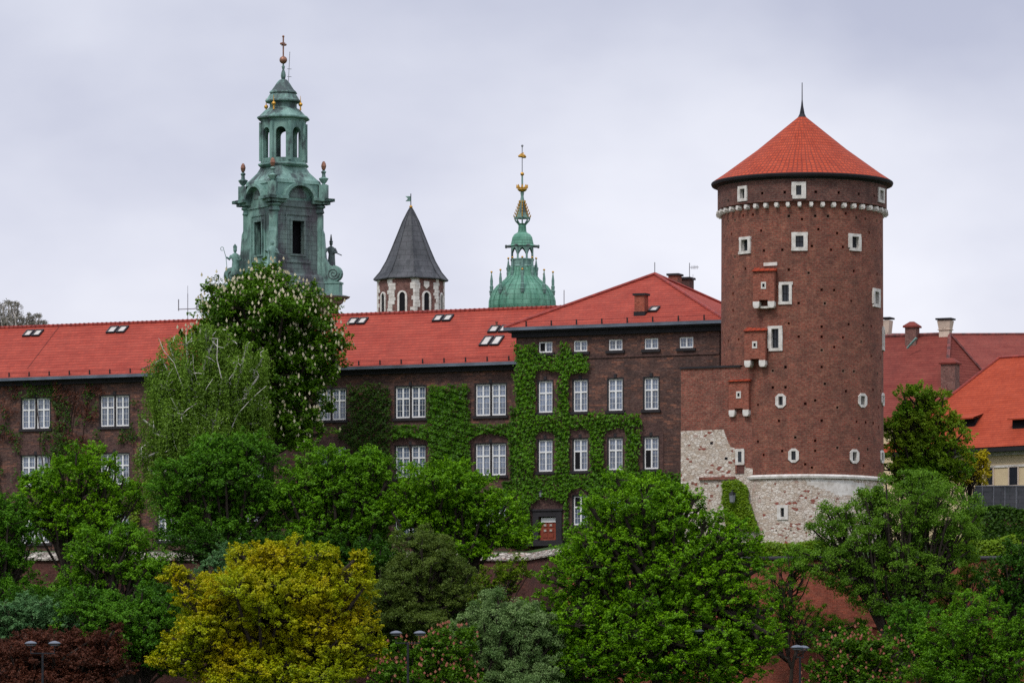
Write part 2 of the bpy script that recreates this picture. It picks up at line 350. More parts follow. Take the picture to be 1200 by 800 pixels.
M['ridge'] = plain('ridge', (0.33, 0.045, 0.028), 0.6, var=0.5, scale=2.0, c2=(0.17, 0.025, 0.02))
M['ridge_dark'] = plain('ridge_dark', (0.24, 0.07, 0.06), 0.6, scale=2.5, c2=(0.06, 0.03, 0.028))
M['slate'] = copper_mat('slate', (0.105, 0.105, 0.115), (0.06, 0.06, 0.068), (0.035, 0.036, 0.043), 0.5, seam=1.1)
M['sheet'] = copper_mat('sheet', (0.042, 0.038, 0.043), (0.028, 0.026, 0.030), (0.02, 0.019, 0.02), 0.5, seam=1.4)
_b = M['sheet'].node_tree.nodes['Principled BSDF']; _b.inputs['Specular IOR Level'].default_value = 0.05; _b.inputs['Roughness'].default_value = 0.9
M['copper'] = copper_mat('copper', (0.27, 0.44, 0.375), (0.10, 0.21, 0.18), (0.055, 0.078, 0.078), 0.47)
M['copper_dull'] = copper_mat('copper_dull', (0.19, 0.27, 0.245), (0.12, 0.16, 0.155), (0.085, 0.078, 0.092), 0.46, seam=0.9)
M['copper_dome'] = copper_mat('copper_dome', (0.19, 0.42, 0.30), (0.075, 0.25, 0.165), (0.05, 0.06, 0.055), 0.60, seam=1.0)
M['brown_stone'] = plain('brown_stone', (0.30, 0.19, 0.15), 0.85, c2=(0.13, 0.075, 0.06), scale=1.0)
M['bark'] = plain('bark', (0.045, 0.033, 0.026), 0.95, var=0.4, scale=3)
M['bark_white'] = plain('bark_white', (0.60, 0.57, 0.52), 0.9, c2=(0.22, 0.20, 0.17), scale=2.5, lo=0.3, hi=0.55)
M['grass'] = plain('grass', (0.05, 0.10, 0.02), 0.95, c2=(0.025, 0.05, 0.012), scale=0.15)
M['asphalt'] = plain('asphalt', (0.055, 0.055, 0.058), 0.9, scale=0.6)
M['paving'] = plain('paving', (0.24, 0.23, 0.22), 0.9, scale=0.5)

# ------------------------------------------------------------------ ground
def wall_y(x):      # front line of the retaining wall
    a = W(617, 650, 385).x; b = W(663, 650, 372.5).x
    if x <= a: return 385.0 + (x - a) * 0.02
    if x >= b: return 372.5 - (x - b) * 0.03
    return 385 + (372.5 - 385) * (x - a) / (b - a)
def front_h(x, y):   # slope between street and wall foot
    t = min(1, max(0, (y - 344) / (wall_y(x) - 344)))
    return 6.0 * t * t * (3 - 2 * t) * 0.6 + 6.0 * t * 0.4
def back_h(x, y):
    t = min(1, max(0, (y - wall_y(x) - 1.5) / 8.0)); z = 17.2 + 1.6 * t
    d = max(0, (y - 620) / 200.0); return z * max(0, 1 - d) if d > 0 else z
def ground_h(x, y): return front_h(x, y) if y < wall_y(x) + 0.5 else back_h(x, y)
mb = MB()
xs = [-6000, -2000, -600, -250, -140] + [x * 4.0 - 100 for x in range(61)] + [W(617, 650, 385).x - .4, W(617, 650, 385).x, W(663, 650, 372.5).x, W(663, 650, 372.5).x + .4, 2.3] + [200, 300, 700, 2000, 6000]
xs.sort()
def rows(x):
    wy = wall_y(max(-100, min(140, x))); r = [(-400, 0), (200, 0), (300, 0), (335, 0), (344, 0)]
    for k in range(1, 9):
        y = 344 + (wy + 0.2 - 344) * k / 8; r.append((y, front_h(max(-100, min(140, x)), y)))
    r[-1] = (wy + 0.25, 6.0); r.append((wy + 0.6, 17.1))
    for dy in (2, 4, 7, 10): r.append((wy + dy, back_h(max(-100, min(140, x)), wy + dy)))
    for y in (420, 460, 520, 620, 720, 820, 1500, 9000): r.append((y, back_h(0, y)))
    return r
rr = [[(x, y, z) for y, z in rows(x)] for x in xs]
for i in range(len(xs) - 1):
    for j in range(len(rr[0]) - 1):
        mb.face([rr[i][j], rr[i + 1][j], rr[i + 1][j + 1], rr[i][j + 1]])
tag(mb.build('ground', M['grass'], smooth=True), kind='structure')
mb = MB(); mb.box(-300, 300, 322, 332, -0.2, 0.02); tag(mb.build('street', M['asphalt']), kind='structure')
mb = MB(); mb.box(-300, 300, 332, 338, -0.2, 0.13); tag(mb.build('pavement', M['paving']), kind='structure')

# ------------------------------------------------------------------ wall with openings
def wall_open(mb, x0, x1, z0, z1, ops, y=0.0, depth=0.3, m=0, mr=0):
    xs = sorted({x0, x1} | {o[0] for o in ops} | {o[1] for o in ops}); zs = sorted({z0, z1} | {o[2] for o in ops} | {o[3] for o in ops})
    xs = [x for x in xs if x0 <= x <= x1]; zs = [z for z in zs if z0 <= z <= z1]
    for i in range(len(xs) - 1):
        for j in range(len(zs) - 1):
            cx, cz = (xs[i] + xs[i + 1]) / 2, (zs[j] + zs[j + 1]) / 2
            if any(o[0] < cx < o[1] and o[2] < cz < o[3] for o in ops): continue
            mb.face([(xs[i], y, zs[j]), (xs[i + 1], y, zs[j]), (xs[i + 1], y, zs[j + 1]), (xs[i], y, zs[j + 1])], m=m)
    for a, b, c, d in ops:
        mb.face([(a, y, c), (a, y, d), (a, y + depth, d), (a, y + depth, c)], m=mr)
        mb.face([(b, y, d), (b, y, c), (b, y + depth, c), (b, y + depth, d)], m=mr)
        mb.face([(a, y, d), (b, y, d), (b, y + depth, d), (a, y + depth, d)], m=mr)
        mb.face([(b, y, c), (a, y, c), (a, y + depth, c), (b, y + depth, c)], m=mr)

WIN_CACHE = {}
def window(parent, cx, z0, w, h, y=0.16, units=1, transom=0.38, rows=(2, 3), sill=True, lintel=True, arch=False, gm='glass', open_dark=False):
    key = (round(w, 2), round(h, 2), units, transom, rows, sill, lintel, arch, gm)
    if key in WIN_CACHE:
        return copy_part(WIN_CACHE[key], parent, (cx, y, z0))
    f = MB(); g = MB()
    uw = (w - (0.16 if units == 2 else 0)) / units
    for k in range(units):
        a = -w / 2 + k * (uw + 0.16); b = a + uw; t = 0.10
        f.box(a, a + t, -0.05, 0.07, 0, h); f.box(b - t, b, -0.05, 0.07, 0, h)
        f.box(a + t, b - t, -0.05, 0.07, 0, t + 0.03); f.box(a + t, b - t, -0.05, 0.07, h - t, h)
        c = (a + b) / 2; f.box(c - 0.065, c + 0.065, -0.055, 0.065, t + 0.03, h - t)
        zt = h * (1 - transom) if transom else None
        if zt:
            f.box(a + t, c - 0.065, -0.052, 0.068, zt - 0.06, zt + 0.06); f.box(c + 0.065, b - t, -0.052, 0.068, zt - 0.06, zt + 0.06)
        bars = []
        segs = ([(zt + 0.06, h - t, rows[0]), (t + 0.03, zt - 0.06, rows[1])] if zt else [(t + 0.03, h - t, rows[0])])
        for zz0, zz1, n in segs:
            for q in range(1, n):
                zz = zz0 + (zz1 - zz0) * q / n
                for (p, r_) in ((a + t, c - 0.065), (c + 0.065, b - t)): f.box(p, r_, 0.0, 0.04, zz - 0.011, zz + 0.011)
            for (p, r_) in ((a + t, c - 0.065), (c + 0.065, b - t)):
                mcx = (p + r_) / 2; f.box(mcx - 0.009, mcx + 0.009, 0.002, 0.038, zz0, zz1)
        g.face([(a + 0.02, 0.03, 0.02), (b - 0.02, 0.03, 0.02), (b - 0.02, 0.03, h - 0.02), (a + 0.02, 0.03, h - 0.02)])
    o = f.build('window', M['white_wood'], parent); o.location = (cx, y, z0)
    g.build('pane', M[gm], o)
    if units == 2:
        q = MB(); q.box(-0.08, 0.08, -0.12, 0.07, 0, h); q.build('mullion', M['dark_stone'], o)
    if sill:
        q = MB(); q.box(-w / 2 - 0.22, w / 2 + 0.22, -y - 0.16, 0.05, -0.22, 0.0); q.build('sill', M['dark_stone'], o)
    if lintel:
        q = MB(); t = 0.1
        q.box(-w / 2 - t, -w / 2, -y - 0.03, -0.051, 0, h + t); q.box(w / 2, w / 2 + t, -y - 0.03, -0.051, 0, h + t); q.box(-w / 2, w / 2, -y - 0.033, -0.051, h, h + t)
        q.box(-0.12, 0.12, -y - 0.08, -y + 0.0, h + t, h + t + 0.28)
        q.build('frame_trim', M['dark_stone'], o)
    if arch:
        q = MB(); n = 10; hw = w / 2 + 0.45; pts = []
        base = h + 0.1
        for i in range(n + 1):
            an = math.pi * i / n; pts.append((hw * math.cos(an), base + (0.95 if units == 1 else 0.85) * math.sin(an) ** 0.8))
        q.prism([(-hw, base)] + [(hw, base)] + pts[1:-1] + [], -y - 0.05, -y + 0.02) if False else q.prism([(p[0], p[1]) for p in pts], -y - 0.05, -y + 0.02)
        q.box(-hw, -w / 2 - 0.1, -y - 0.05, -y + 0.02, -0.3, base); q.box(w / 2 + 0.1, hw, -y - 0.05, -y + 0.02, -0.3, base)
        q.build('brick_arch', M['bay_brick'], o)
    WIN_CACHE[key] = o
    return o

def skylight(parent, x, y, z, w, l, slope, two=True):
    f = MB(); g = MB(); t = 0.12
    for k in range(2 if two else 1):
        a = k * (w + 0.12)
        f.box(a, a + t, 0, l, -0.02, 0.16); f.box(a + w - t, a + w, 0, l, -0.02, 0.16); f.box(a + t, a + w - t, 0, t, -0.02, 0.16); f.box(a + t, a + w - t, l - t, l, -0.02, 0.16)
        g.box(a + t, a + w - t, t, l - t, 0.02, 0.11)
    o = f.build('skylight', M['iron'], parent); o.location = (x, y, z); o.rotation_euler = (slope, 0, 0)
    g.build('pane', M['tan_glass'], o); return o

# ------------------------------------------------------------------ pavilion
A = -22.0
FP = Frame(W(843, 400, 391).x, 391, 18.6, A)
pav = FP.root('brick_pavilion', 'dark brick four storey block with pyramid red roof, left of the round tower', 'building')
xl, _ = FP.px(605, 400)
_, zE = FP.px(720, 380, -0.6)      # eave edge height
DP = -xl                            # depth = width
ops = []; wins = []
for u, v0, v1 in ((640, 400.5, 413.5), (681, 399, 412), (722, 397.5, 411), (764, 396, 410), (805, 394.5, 408.5)):
    x, za = FP.px(u, v1, 0.16); _, zb = FP.px(u, v0, 0.16); wins.append((x, za, zb - za, 1.16, 'top', u))
for u in (640, 681, 722, 764):
    k = (u - 640) * -0.027
    for v0, v1, kind in ((446.5, 483.5, 'tall'), (515.5, 552.5, 'arch'), (582, 616, 'arch')):
        if kind == 'arch' and v0 > 570 and u == 640: continue
        x, za = FP.px(u, v1 + k * (0.85 if v0 > 480 else 1.0), 0.16); _, zb = FP.px(u, v0 + k * (0.85 if v0 > 480 else 1.0), 0.16); wins.append((x, za, zb - za, 1.2, kind, u))
zs_ = {}
for x, za, h, ww, kind, u in wins:
    key = (kind, round(za / 3)); zs_.setdefault(key, (za, h)); za, h = zs_[key]
    ops.append((x - ww / 2, x + ww / 2, za, za + h))
xd, zd = FP.px(643, 632.5, 0.2); _, zd1 = FP.px(643, 605)
ops.append((xd - 0.75, xd + 0.75, zd, zd1))
mb = MB()
wall_open(mb, xl, 0, -1.5, zE - 0.05, ops)
mb.face([(0, 0, -1.5), (0, DP, -1.5), (0, DP, zE), (0, 0, zE)]); mb.face([(xl, DP, -1.5), (xl, 0, -1.5), (xl, 0, zE), (xl, DP, zE)])
mb.face([(0, DP, -1.5), (xl, DP, -1.5), (xl, DP, zE), (0, DP, zE)])
mb.build('wall', M['dark_brick'], pav)
for (x0, x1, z0, z1), wn in zip(ops, wins):
    kind = wn[4]
    if kind == 'top': window(pav, (x0 + x1) / 2, z0, x1 - x0, z1 - z0, transom=None, rows=(2,), lintel=False)
    else: window(pav, (x0 + x1) / 2, z0, x1 - x0, z1 - z0, arch=(kind == 'arch'), rows=(2, 3))
# door
dm = MB(); dw, dh = 1.35, (zd1 - zd)
dm.box(-dw / 2, dw / 2, 0.12, 0.2, 0, dh * 0.72)
for i in range(2):
    for j in range(3):
        dm.box(-0.45 + i * 0.5, -0.05 + i * 0.5, 0.08, 0.121, 0.2 + j * 0.42, 0.5 + j * 0.42)
door = dm.build('door', M['curtain_wood'], pav); door.location = (xd, 0.0, zd)
q = MB(); q.box(-dw / 2 + 0.05, dw / 2 - 0.05, 0.12, 0.2, dh * 0.76, dh * 0.96); q.build('fanlight', M['white_wood'], door)
q = MB()
for i in range(2):
    for j in range(2): q.box(-0.36 + i * 0.5, -0.16 + i * 0.5, 0.05, 0.079, 0.68 + j * 0.42, 0.84 + j * 0.42)
q.build('door_pane', M['tan_glass'], door)
q = MB(); q.box(-1.25, -0.75, -0.16, 0.0, -0.1, dh + 0.45); q.box(0.75, 1.25, -0.16, 0.0, -0.1, dh + 0.45); q.box(-0.75, 0.75, -0.16, 0.0, dh, dh + 0.45); q.box(-1.35, 1.35, -0.25, 0.0, dh + 0.45, dh + 0.6)
q.build('door_surround', M['dark_stone'], door)
q = MB(); pts = [(1.85 * math.cos(math.pi * i / 12), dh + 0.3 + 1.35 * math.sin(math.pi * i / 12)) for i in range(13)]
q.box(-1.85, -1.36, -0.06, -0.003, -0.1, dh + 0.3); q.box(1.36, 1.85, -0.06, -0.003, -0.1, dh + 0.3)
q.prism(pts, -0.06, -0.003); q.build('brick_niche', M['bay_brick'], door)
q = MB(); q.box(-1.6, 1.6, -0.9, 0, -0.5, -0.1); q.build('door_step', M['dark_stone'], door)
# string course, cornice
q = MB(); _, zc = FP.px(764, 416.5); q.box(xl, -0.0, -0.09, 0, zc - 0.06, zc + 0.06); q.build('string_course', M['bay_brick'], pav)
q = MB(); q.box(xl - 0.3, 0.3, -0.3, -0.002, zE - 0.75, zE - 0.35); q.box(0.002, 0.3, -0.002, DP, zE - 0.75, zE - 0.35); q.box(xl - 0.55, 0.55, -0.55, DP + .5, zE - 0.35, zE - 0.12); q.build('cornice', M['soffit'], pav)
OV = 0.75
def gutter(parent, x0, x1, y, z, name='gutter'):
    q = MB(); q.box(x0, x1, y - 0.16, y, z - 0.22, z - 0.03); q.box(x0, x1, y - 0.17, y - 0.14, z - 0.03, z + 0.03); return q.build(name, M['gutter'], parent)
gutter(pav, xl - OV, OV, -OV, zE)
apx, apz = FP.px(763, 322, DP / 2)
ap = (-DP / 2, DP / 2, apz)
c0, c1, c2, c3 = (xl - OV, -OV, zE), (OV, -OV, zE), (OV, DP + OV, zE), (xl - OV, DP + OV, zE)
mb = MB()
for a, b in ((c0, c1), (c1, c2), (c2, c3), (c3, c0)): mb.face([a, b, ap])
mb.face([c3, c2, c1, c0])
roofp = mb.build('roof', M['roof'], pav)
q = MB()
for c in (c0, c1, c2, c3): q.tube([Vector(c) + Vector((0, 0, 0.05)), Vector(ap) + Vector((0, 0, 0.08))], 0.13, 6)
q.build('ridge_tiles', M['ridge'], roofp)
q = MB(); q.tube([Vector(ap), Vector(ap) + Vector((0, 0, 1.0))], 0.03, 4); q.build('lightning_rod', M['iron'], roofp)
def snow_guards(parent, x0, x1, n, y, z, slope, first=[None]):
    q = MB(); q.box(-0.05, 0.05, 0, 0.08, 0, 0.45); q.box(-0.04, 0.04, 0.08, 0.6, 0.02, 0.1)
    o = None
    for i in range(n):
        if o is None: o = q.build('snow_guard', M['soffit'], parent)
        else: o = copy_part(o, parent)
        o.location = (x0 + (x1 - x0) * (i + 0.5) / n, y, z)
    q = MB(); q.tube([(x0, y + 0.04, z + 0.4), (x1, y + 0.04, z + 0.4)], 0.025, 4); q.build('snow_rail', M['ridge'], parent)
sl = math.atan2(apz - zE, DP / 2 + OV)
snow_guards(pav, xl, 0, 8, -OV + 0.15, zE + 0.06, sl)
def roof_pt(u, v, fr, ex, ez, ey0):   # point of px(u,v) on slope plane starting (y=ey0,z=ez) with tan ex
    lo, hi = ey0, ey0 + 14
    for _ in range(40):
        mid = (lo + hi) / 2; x, z = fr.px(u, v, mid)
        if z > ez + (mid - ey0) * ex: lo = mid
        else: hi = mid
    return x, mid, ez + (mid - ey0) * ex
def chimney(parent, x, y, z0, w, d, h, m, cap='dark_stone', pots=0, capm=0.12):
    q = MB(); q.box(-w / 2, w / 2, -d / 2, d / 2, 0, h); o = q.build('chimney', m, parent); o.location = (x, y, z0)
    q = MB(); q.box(-w / 2 - capm, w / 2 + capm, -d / 2 - capm, d / 2 + capm, h, h + 0.16); q.build('chimney_cap', M[cap], o)
    q = MB(); q.box(-w / 2 - 0.05, w / 2 + 0.05, -d / 2 - 0.05, d / 2 + 0.05, 0, 0.25 + d * 0.5 * 0.5); q.build('flashing', M['soffit'], o)
    return o
tp = (apz - zE) / (DP / 2 + OV)
x, y, z = roof_pt(750, 369, FP, tp, zE, -OV); chimney(pav, x, y + 0.3, z - 0.2, 0.85, 0.85, 1.75, M['wall_red'])
x, y, z = roof_pt(762, 366, FP, tp, zE, -OV); skylight(pav, x - 0.2, y, z, 0.75, 1.0, sl, False)
# two chimney stacks behind the right slope
x, z = FP.px(791, 345, 11.5); chimney(pav, x, 11.5, z - 1.2, 0.8, 1.0, 2.7, M['red_brick'])
x, z = FP.px(803, 345, 13.5); ch = chimney(pav, x, 13.5, z - 1.6, 1.1, 1.1, 2.8, M['bay_brick'])
def antenna(parent, x, y, z, h, kind=0):
    q = MB(); q.tube([(0, 0, 0), (0, 0, h)], 0.035, 5)
    if kind == 0:
        q.tube([(0, 0, h * 0.8), (0.8, 0, h * 0.8)], 0.02, 4)
        for i in range(6): q.tube([(0.15 + i * 0.11, -0.25, h * 0.8), (0.15 + i * 0.11, 0.25, h * 0.8)], 0.012, 4); 
        for i in range(5): q.tube([(0.2 + i * 0.12, 0, h * 0.8 - 0.16), (0.2 + i * 0.12, 0, h * 0.8 + 0.16)], 0.015, 4)
        q.tube([(-0.3, 0, h * 0.35), (0.45, 0, h * 0.35)], 0.015, 4); q.tube([(0.3, 0, h * 0.2), (0.3, 0, h * 0.5)], 0.015, 4)
    else:
        q.tube([(-0.9, 0, h * 0.42), (0.9, 0, h * 0.42)], 0.04, 4)
        for s in (-0.85, 0.85): q.tube([(s, 0, h * 0.36), (s, 0, h * 0.8)], 0.05, 4)
        q.tube([(0, 0, h), (0, 0, h * 1.3)], 0.02, 4)
    o = q.build('antenna', M['grey_metal'], parent); o.location = (x, y, z); return o
x, z = FP.px(808, 331, 13.5); antenna(pav, x, 13.5, z - 0.3, 1.9)

# ------------------------------------------------------------------ long wing
WO = 1.3
o2 = Vector((FP.o.x, FP.o.y)) + FP.ey * WO
FW = Frame(o2.x, o2.y, 18.6, A)
wing = FW.root('long_wing', 'long low dark brick wing with red tiled roof and skylights on the left', 'building')
xw0, _ = FW.px(-90, 400); xw1, _ = FW.px(605, 400, -WO)
_, zW = FW.px(500, 427, -0.8)
RD = 7.2
_, zR = FW.px(500, 366, RD)
wops = []; col_u = [-52, 43, 135.5, 203, 296, 389, 482, 576]
ref = {}
for v0, v1 in ((450, 487), (520, 557), (592, 626)):
    _, za = FW.px(576, v1, 0.16); _, zb = FW.px(576, v0, 0.16); ref[v0] = (za, zb)
ww = 2.62
for u in col_u:
    x, _ = FW.px(u, 470, 0.16)
    for v0, (za, zb) in ref.items(): wops.append((x - ww / 2, x + ww / 2, za, zb, v0))
mb = MB(); wall_open(mb, xw0, xw1, -1.5, zW, [o[:4] for o in wops])
mb.face([(xw0, 14.4, -1.5), (xw0, 0, -1.5), (xw0, 0, zW), (xw0, 7.2, zR), (xw0, 14.4, zW)]); mb.face([(xw1, 14.4, -1.5), (xw0, 14.4, -1.5), (xw0, 14.4, zW), (xw1, 14.4, zW)])
mb.build('wall', M['dark_brick'], wing)
for o in wops: window(wing, (o[0] + o[1]) / 2, o[2], ww, o[3] - o[2], units=2, arch=(o[4] > 500), rows=(2, 3))
mb = MB(); xr = xw1 + 3.2
e0, e1 = (xw0 - 0.3, -0.8, zW), (xr, -0.8, zW); r0, r1 = (xw0 - 0.3, RD, zR), (xr, RD, zR); b0, b1 = (xw0 - 0.3, 15.2, zW), (xr, 15.2, zW)
e1 = (xw1 + 0.02, -0.8, zW)
mb.face([e0, e1, (xw1 + 0.02, 0.2, zW + 1.0 * (zR - zW) / (RD + 0.8)), r1, r0]); mb.face([r0, r1, b1, b0]); mb.face([b0, (xw1, 15.2, zW), e1, e0])
roofw = mb.build('roof', M['roof'], wing)
q = MB(); q.tube([Vector(r0) + Vector((0, 0, 0.03)), Vector(r1) + Vector((0, 0, 0.03))], 0.14, 6)
k = 0
x = r0[0]
while x < r1[0]:
    q.box(x, x + 0.1, RD - 0.16, RD + 0.16, zR, zR + 0.185); x += 0.42
q.build('ridge_tiles', M['ridge'], roofw)
tw = (zR - zW) / (RD + 0.8); slw = math.atan(tw)
q = MB()   # hip joints crossing the slope
for ua, va, ub, vb in ((165, 433, 212, 414),):
    a = roof_pt(ua, va, FW, tw, zW, -0.8); b = roof_pt(ub, vb, FW, tw, zW, -0.8); q.tube([a, b], 0.10, 5)
q.build('hip_tiles', M['ridge_dark'], roofw)
q = MB()   # dark open joints, lightning conductor strips
for ua, va, ub, vb in ((32, 432, 70, 382),):
    a = Vector(roof_pt(ua, va, FW, tw, zW, -0.8)); b = Vector(roof_pt(ub, vb, FW, tw, zW, -0.8))
    q.tube([a + Vector((0, 0, 0.03)), b + Vector((0, 0, 0.03))], 0.014, 4)
q.build('lightning_conductor', M['soffit'], roofw)
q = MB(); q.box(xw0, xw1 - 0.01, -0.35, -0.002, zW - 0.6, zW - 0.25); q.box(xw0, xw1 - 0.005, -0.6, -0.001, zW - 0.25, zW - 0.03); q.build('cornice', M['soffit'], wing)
gutter(wing, xw0, xw1 - 0.005, -0.8, zW)
snow_guards(wing, xw0, xw1, 29, -0.62, zW + 0.05, slw)
for u, v, w_, l in ((26, 395, 0.75, 1.1), (124, 391, 0.8, 1.15), (406, 381, 0.75, 1.1), (506, 377.5, 0.75, 1.1), (571, 390.5, 0.8, 1.15), (561, 406, 0.8, 1.6)):
    x, y, z = roof_pt(u, v, FW, tw, zW, -0.8); skylight(wing, x, y, z, w_, l, slw)
x, y, z = roof_pt(582, 383, FW, tw, zW, -0.8)
q = MB(); q.tube([(0, 0, 0), (0, 0, 0.35)], 0.09, 8); q.tube([(0, 0, 0.35), (0, 0, 0.42)], 0.14, 8); o = q.build('roof_vent', M['red_brick'], wing); o.location = (x, y, z)
x, z = FW.px(220, 372, RD); antenna(wing, x, RD, z - 0.2, 2.2, 1)
q = MB(); x, z = FW.px(661, 360, RD + 1); q.tube([(x, RD + 1, z - 0.5), (x, RD + 1, z + 1.4)], 0.035, 4); q.build('mast', M['grey_metal'], wing)
# downpipe at the joint
q = MB(); q.tube([(xw1 - 0.25, -0.2, -1), (xw1 - 0.25, -0.2, zW - 0.3)], 0.07, 6); q.build('downpipe', M['gutter'], wing)

wl_ = [o for o in pav.children if o.name.split('.')[0] == 'window']
for u, v, fx, fz0, fz1 in ((640, 407, 0, .08, .9), (681, 534, 0, .04, .6), (764, 534, 0, .04, .6), (681, 590, 0, .62, .96), (681, 590, 1, .62, .96)):
    x_, z_ = FP.px(u, v, 0.1); wo_ = min(wl_, key=lambda o: abs(o.location.x - x_) + abs(o.location.z + 1.2 - z_) * 0.7)
    wv = [c for c in wo_.children if c.name.startswith('pane')][0]; hh_ = max(v_.co.z for v_ in wv.data.vertices)
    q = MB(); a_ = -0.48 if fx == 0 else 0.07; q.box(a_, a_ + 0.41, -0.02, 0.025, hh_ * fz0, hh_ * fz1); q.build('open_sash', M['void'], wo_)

# ------------------------------------------------------------------ round tower
TY = 387.0; TR = 95 / FPX * TY
tc_ = W(940, 500, TY); TZ0 = 17.6
tow = empty('round_tower', (tc_.x, TY, TZ0), 0, 'massive round red brick tower with a conical orange tiled roof', 'tower')
def tz(v): return zat(v, TY) - TZ0
def cyl(u, v, rad=TR):      # theta (0 = toward viewer, + right), z local
    d = Vector(((u - CX) / FPX, 1.0)); c = Vector((tc_.x, TY))
    dd = d.dot(d); dc = d.dot(c); disc = dc * dc - dd * (c.dot(c) - rad * rad)
    t = (dc - math.sqrt(max(0, disc))) / dd; p = d * t - c
    return math.atan2(p.x, -p.y), (HV - v) / FPX * t + EYE - TZ0
rnd = random.Random(3)
tw_win = [  # u, v, opening w, h (px), border, style
    (870.5, 227, 5, 11, .27, 0), (936, 223, 6, 11, .33, 0), (1032.5, 229, 7, 11, .25, 0),
    (873, 287.5, 7, 13, .27, 0), (937, 283, 9, 13, .33, 0), (1002, 284, 8, 13, .27, 0),
    (920.5, 343.5, 8, 19, .27, 0), (1027, 349, 6, 14, .3, 0), (908.5, 396.5, 8, 22, .27, 0), (1035, 397, 8, 20, .3, 0),
    (915, 469.5, 5, 10, .27, 1), (1010.5, 469, 5, 10, .27, 1), (1034.5, 468, 7, 9, .25, 1),
    (867.5, 535, 4.5, 12, .28, 0), (930, 533.5, 5, 10, .27, 1), (1001, 534.5, 5, 10, .27, 1), (1033.5, 535, 7, 9, .25, 1),
    (917, 600, 4, 10, .28, 0)]
holes = []
zb_, zt_ = tz(563), tz(246)
def tower_shell(mb, rad0, rad1, z0, z1, nseg, rowh, openings, holes, m=0, cellmat=None):
    nr = int(round((z1 - z0) / rowh)); dz = (z1 - z0) / nr; per = 2 * math.pi * TR
    def P(i, j, dep=0.0):
        th = 2 * math.pi * i / nseg; r = rad0 + (rad1 - rad0) * j / nr - dep
        return Vector((r * math.sin(th), -r * math.cos(th), z0 + j * dz))
    for i in range(nseg):
        th = 2 * math.pi * (i + 0.5) / nseg
        if th > math.pi: th -= 2 * math.pi
        for j in range(nr):
            z = z0 + (j + 0.5) * dz; cut = False
            for (t0, zz, hw, hh) in openings:
                if abs(th - t0) * TR < hw + math.pi * TR / nseg and abs(z - zz) < hh + dz / 2: cut = True; break
            if cut: continue
            uv = [(i / nseg * per, z - dz / 2), ((i + 1) / nseg * per, z - dz / 2), ((i + 1) / nseg * per, z + dz / 2), (i / nseg * per, z + dz / 2)]
            if (i, j) in holes:
                a, b, c, d = P(i, j), P(i + 1, j), P(i + 1, j + 1), P(i, j + 1)
                k = 0.26; cc = (a + b + c + d) / 4
                ia, ib, ic, id_ = [p.lerp(cc, k) for p in (a, b, c, d)]
                inw = Vector((cc.x, cc.y, 0)).normalized() * -0.3
                for o_, i_ in (((a, b), (ia, ib)), ((b, c), (ib, ic)), ((c, d), (ic, id_)), ((d, a), (id_, ia))):
                    mb.face([o_[0], o_[1], i_[1], i_[0]], [uv[0]] * 4, m)
                for p, q_ in ((ia, ib), (ib, ic), (ic, id_), (id_, ia)): mb.face([p, q_, q_ + inw, p + inw], [uv[0]] * 4, m)
                mb.face([ia + inw, ib + inw, ic + inw, id_ + inw], [uv[0]] * 4, m)
            else:
                mm = m if cellmat is None else cellmat(th, z)
                mb.face([P(i, j), P(i + 1, j), P(i + 1, j + 1), P(i, j + 1)], uv, mm)
def opn(rad):
    out = []
    for u, v, w_, h_, bd, st in tw_win:
        th, z = cyl(u, v, rad); cs = max(0.3, math.cos(th)); ww_ = min(w_ / 14.9 / cs, 0.75); out.append((th, z, ww_ / 2, h_ / 14.9 / 2, bd, st, v))
    return out
NS, RH = 156, 0.255
hs = set()
nrow = int(round((zt_ - zb_) / RH))
occupied = [(o[0], o[1], o[2] + .5, o[3] + .5) for o in opn(TR)]
orl = [(894, 338, 13, 26), (883.5, 407, 13, 24), (864.5, 466, 13, 24)]
for u, v, w_, h_ in orl:
    th, z = cyl(u, v); occupied.append((th, z, w_ / 14.9 + .2, h_ / 14.9 + .2))
j = 3
while j < nrow - 2:
    i = rnd.randrange(0, 6)
    while i < NS:
        th = 2 * math.pi * (i + .5) / NS; th = th - 2 * math.pi if th > math.pi else th; z = zb_ + (j + .5) * RH
        if not any(abs(th - a) * TR < c and abs(z - b) < d for a, b, c, d in occupied): hs.add((i, min(nrow - 1, max(0, j + rnd.choice((0, 0, 0, 1, -1))))))
        i += rnd.choice((4, 6, 7, 9, 12, 15))
    j += rnd.choice((4, 5, 5, 6))
mb = MB(); tower_shell(mb, TR + 0.02, TR - 0.03, zb_, zt_, NS, RH, [(o[0], o[1], o[2], o[3]) for o in opn(TR) if 240 < o[6] < 560], hs)
mb.build('shaft', M['tower_brick'], tow, weld=True)
# drum
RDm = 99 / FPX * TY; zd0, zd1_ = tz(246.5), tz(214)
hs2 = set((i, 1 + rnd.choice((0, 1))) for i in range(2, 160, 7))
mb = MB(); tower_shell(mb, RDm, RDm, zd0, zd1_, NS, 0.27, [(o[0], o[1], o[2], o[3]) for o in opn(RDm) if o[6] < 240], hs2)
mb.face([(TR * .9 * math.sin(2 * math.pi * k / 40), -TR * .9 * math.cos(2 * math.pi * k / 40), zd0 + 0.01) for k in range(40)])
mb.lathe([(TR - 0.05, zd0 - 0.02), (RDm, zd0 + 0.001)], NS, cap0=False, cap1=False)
mb.build('drum', M['drum_brick'], tow, weld=True)
